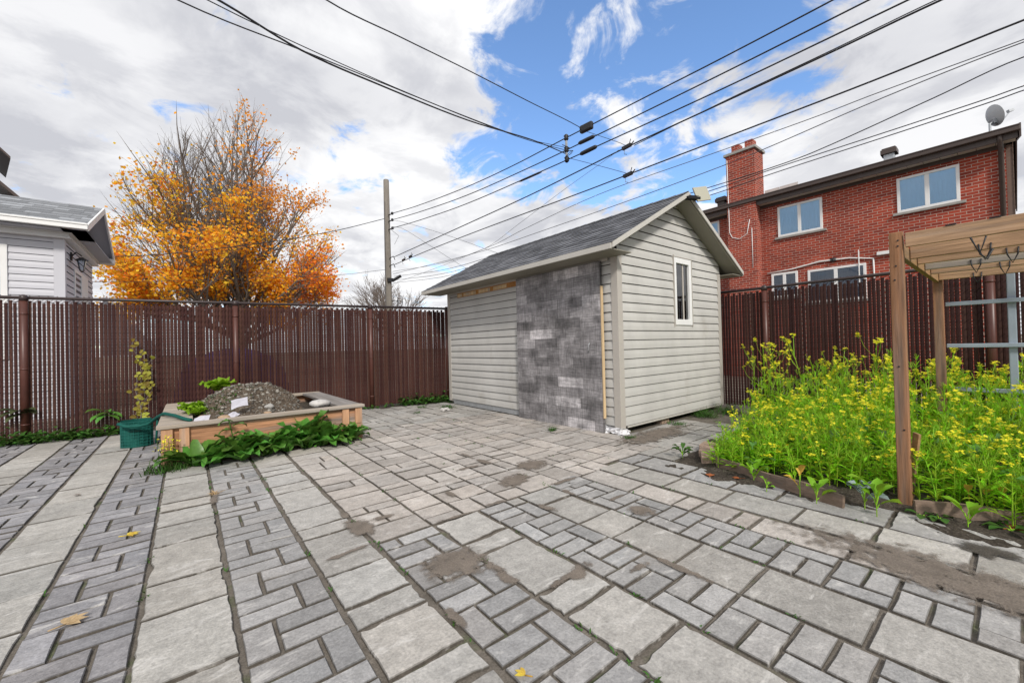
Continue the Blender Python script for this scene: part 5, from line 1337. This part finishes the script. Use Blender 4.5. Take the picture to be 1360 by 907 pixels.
for a,b_,lev in twigs:
    m=(a+b_)*.5; q=m-T0; s=q.x*.93-q.y*.3; z=m.z
    nzz=hash_noise(m.x,m.z+m.y*.3,.55,4)
    if z<5.6: p=.95
    elif z<8.2: p=.85
    else: p=.30
    if -2.3<s<.25 and z>6.2: p=.05 if z>7.2 else .35
    if s<-1.4 and 5<z<8.6: p=.8
    if s>=.25 and z>8: p=.9
    if z>10.8: p=.75 if s>.2 else .04
    p*= (1 if nzz>-.25 else .35)
    p*= max(.12,min(1.25,.75+.9*hash_noise(m.x*1.7+m.y,m.z*1.6+m.y*.5,.8,9)))
    p*= (1 if hash_noise(m.x+3,m.z*1.3-m.y*.4,.95,14)>-.45 else .12)
    nl=int(p*tr_.uniform(2.5,12)+tr_.random()*.6)
    for k in range(nl):
        t=tr_.uniform(.1,1.15); c=a.lerp(b_,t)+Vector((tr_.gauss(0,.14),tr_.gauss(0,.14),tr_.gauss(0,.12)-.03))
        e1=Vector((tr_.gauss(0,1),tr_.gauss(0,1),tr_.gauss(0,.7))).normalized(); e2=e1.orthogonal().normalized(); e2.rotate(Matrix.Rotation(tr_.uniform(0,6.28),3,e1)); r=tr_.uniform(.036,.068)
        o=len(lv); lv+= [tuple(c-e1*r),tuple(c-e2*r*.9+e1*r*.2),tuple(c+e1*r*1.1),tuple(c+e2*r*.9+e1*r*.2)]; lf.append((o,o+1,o+2,o+3))
        yel=(1.0,.56,.04); org=(1.0,.38,.025); red=(.90,.22,.03); brn=(.78,.34,.06)
        w=tr_.random()
        if z>7.2 and s>0: col=brn if w<.55 else org
        elif s>2.0 and z<6: col=org if w<.6 else (red if w<.9 else yel)
        elif s<-1.0: col=yel if w<.62 else (org if w<.92 else red)
        else: col=yel if w<.45 else (org if w<.88 else brn)
        kk=tr_.uniform(.8,1.3); lc.append(tuple(min(1.,x*kk) for x in col))
o=MB(); o.v=lv;o.f=lf;o.m=[0]*len(lf);o.c=lc; obj('crown_leaves',o,M['maple'],mt,tone=True)
print('maple twigs',len(twigs),'leaves',len(lf))
# bare shrub behind the pole
sh={'v':[],'f':[]}
def shrub(p,d,L,r,lev):
    q=p+d*L; tube_np(sh,[p,p.lerp(q,.5)+Vector((tr_.gauss(0,.05),0,0)),q],[r,r*.8,r*.6],4)
    if lev<3:
        for k in range(4): 
            nd=(d+Vector((tr_.gauss(0,.38),tr_.gauss(0,.38),.12))).normalized(); shrub(p.lerp(q,tr_.uniform(.45,1)),nd,L*.62,r*.6,lev+1)
for k in range(13):
    a=tr_.uniform(0,6.28); e=tr_.uniform(.75,1.45); shrub(Vector((10.5,26,1.6)),Vector((math.cos(a)*math.cos(e),math.sin(a)*math.cos(e),math.sin(e))),2.3,.035,0)
tube_np(sh,[Vector((10.5,26,-.03)),Vector((10.5,26,1.7))],[.12,.10],8)
o=MB(); o.v=sh['v'];o.f=sh['f'];o.m=[0]*len(o.f);o.c=[1.]*len(o.f); tag(obj('bare_tree',o,mat('pale_bark',(.20,.17,.15),.9,.1)),'leafless small tree fanning out behind the utility pole','tree')

# ------------------------------------------------------------------ sky, sun, camera
SUN_EL=R(38); sun_to=Vector((-.42,-.907,0)).normalized()
az=math.atan2(sun_to.x,sun_to.y)                                    # clockwise from +Y
w=bpy.data.worlds.new('World'); scene.world=w; w.use_nodes=True
nt=w.node_tree; N=nt.nodes; L=nt.links; bg=N['Background']
sky=N.new('ShaderNodeTexSky'); sky.sky_type='NISHITA'; sky.sun_disc=False; sky.sun_elevation=SUN_EL; sky.sun_rotation=az; sky.air_density=1.; sky.dust_density=.4; sky.ozone_density=2.0
STR=.12; bg.inputs['Strength'].default_value=STR
tc=N.new('ShaderNodeTexCoord'); dirv=tc.outputs['Generated']
sp=N.new('ShaderNodeSeparateXYZ'); L.new(dirv,sp.inputs[0])
def math_(op,a,b=None,c=None,clamp=False):
    n=N.new('ShaderNodeMath'); n.operation=op; n.use_clamp=clamp
    for i,x in enumerate((a,b,c)):
        if x is None: continue
        if isinstance(x,(int,float)): n.inputs[i].default_value=x
        else: L.new(x,n.inputs[i])
    return n.outputs[0]
def mr(s,a,b,c=0.,d=1.,smooth=True):
    n=N.new('ShaderNodeMapRange'); n.interpolation_type='SMOOTHSTEP' if smooth else 'LINEAR'
    n.inputs[1].default_value=a;n.inputs[2].default_value=b;n.inputs[3].default_value=c;n.inputs[4].default_value=d; L.new(s,n.inputs[0]); return n.outputs[0]
den=math_('ADD',math_('MAXIMUM',sp.outputs[2],0.),.16)
cb=N.new('ShaderNodeCombineXYZ'); L.new(math_('DIVIDE',sp.outputs[0],den),cb.inputs[0]); L.new(math_('DIVIDE',sp.outputs[1],den),cb.inputs[1])
def noise(scale,detail,rough,dist=0.,off=(0,0,0)):
    mp=N.new('ShaderNodeMapping'); mp.inputs['Location'].default_value=off; L.new(cb.outputs[0],mp.inputs[0])
    n=N.new('ShaderNodeTexNoise'); n.inputs['Scale'].default_value=scale; n.inputs['Detail'].default_value=detail; n.inputs['Roughness'].default_value=rough; n.inputs['Distortion'].default_value=dist; L.new(mp.outputs[0],n.inputs['Vector']); return n.outputs[0]
def lobe(d,rad,amt):
    d=Vector(d).normalized(); n=N.new('ShaderNodeVectorMath'); n.operation='DOT_PRODUCT'; L.new(dirv,n.inputs[0]); n.inputs[1].default_value=d
    return mr(n.outputs['Value'],math.cos(rad),1.,0,amt)
n1=noise(1.35,9,.60,.5,(3.1,1.7,0))
nb_=noise(4.5,8,.62,.6,(7.7,2.1,0)); cover=math_('ADD',math_('MULTIPLY',math_('SUBTRACT',n1,.5),1.3),math_('ADD',math_('MULTIPLY',math_('SUBTRACT',nb_,.5),1.5),.5))
holes=[((.735,.44,.60),.42,.34),((.63,.60,.52),.26,.18),((.80,.33,.50),.28,.16),((.53,.76,.39),.12,.10),((.435,.869,.235),.10,.14)]
tot=None
for h in holes:
    l=lobe(*h); tot=l if tot is None else math_('ADD',tot,l)
tot=math_('MINIMUM',tot,.33)
cov=math_('SUBTRACT',math_('ADD',cover,.26),tot)
mask=mr(cov,.36,.63)
n2=noise(1.1,7,.55,.3,(9.2,4.4,0)); n3=noise(3.2,6,.6,.4,(1.2,8.8,0))
dark=None
for h in [((-.13,.89,.43),.5,.16),((.905,.057,.42),.42,.20),((-.3,.75,.6),.6,.14)]:
    l=lobe(*h); dark=l if dark is None else math_('ADD',dark,l)
sh_=math_('ADD',math_('MULTIPLY',mr(n2,.42,.62),.48),math_('MULTIPLY',mr(n3,.40,.62),.46))
shade=math_('ADD',sh_,dark,clamp=True)
ramp=N.new('ShaderNodeMix'); ramp.data_type='RGBA'; L.new(shade,ramp.inputs['Factor'])
CL=1/STR
ramp.inputs['A'].default_value=(1.06*CL,1.06*CL,1.07*CL,1); ramp.inputs['B'].default_value=(.62*CL,.63*CL,.68*CL,1)
skm=N.new('ShaderNodeVectorMath'); skm.operation='MULTIPLY'; L.new(sky.outputs[0],skm.inputs[0]); skm.inputs[1].default_value=(1.7,1.95,2.2)
mx=N.new('ShaderNodeMix'); mx.data_type='RGBA'; L.new(mask,mx.inputs['Factor']); L.new(skm.outputs[0],mx.inputs['A']); L.new(ramp.outputs['Result'],mx.inputs['B'])
L.new(mx.outputs['Result'],bg.inputs['Color'])
ld=bpy.data.lights.new('sun','SUN'); ld.energy=3.1; ld.angle=R(8); ld.color=(1,.95,.88)
so=bpy.data.objects.new('sun',ld); COL.objects.link(so)
d=Vector((sun_to.x*math.cos(SUN_EL),sun_to.y*math.cos(SUN_EL),math.sin(SUN_EL))); so.rotation_euler=d.to_track_quat('Z','Y').to_euler(); so.location=d*40
cd=bpy.data.cameras.new('camera'); cam=bpy.data.objects.new('camera',cd); COL.objects.link(cam)
cd.sensor_width=36; cd.lens=36*535.57/1360; cd.clip_start=.02; cd.clip_end=3000
pt,rl,yw=R(.58445),R(-1.4443),R(38.93)
fw=Vector((0,math.cos(pt),math.sin(pt))); uv=Vector((0,-math.sin(pt),math.cos(pt))); xx=Vector((1,0,0))
rx=math.cos(rl)*xx+math.sin(rl)*uv; uy=-math.sin(rl)*xx+math.cos(rl)*uv
rot=Matrix.Rotation(-yw,3,'Z'); rx,uy,fw=rot@rx,rot@uy,rot@fw
cam.matrix_world=Matrix(((rx.x,uy.x,-fw.x,0),(rx.y,uy.y,-fw.y,0),(rx.z,uy.z,-fw.z,1.22),(0,0,0,1)))
scene.camera=cam
scene.view_settings.view_transform='Standard'; scene.view_settings.look='None'; scene.view_settings.exposure=0; scene.view_settings.gamma=1
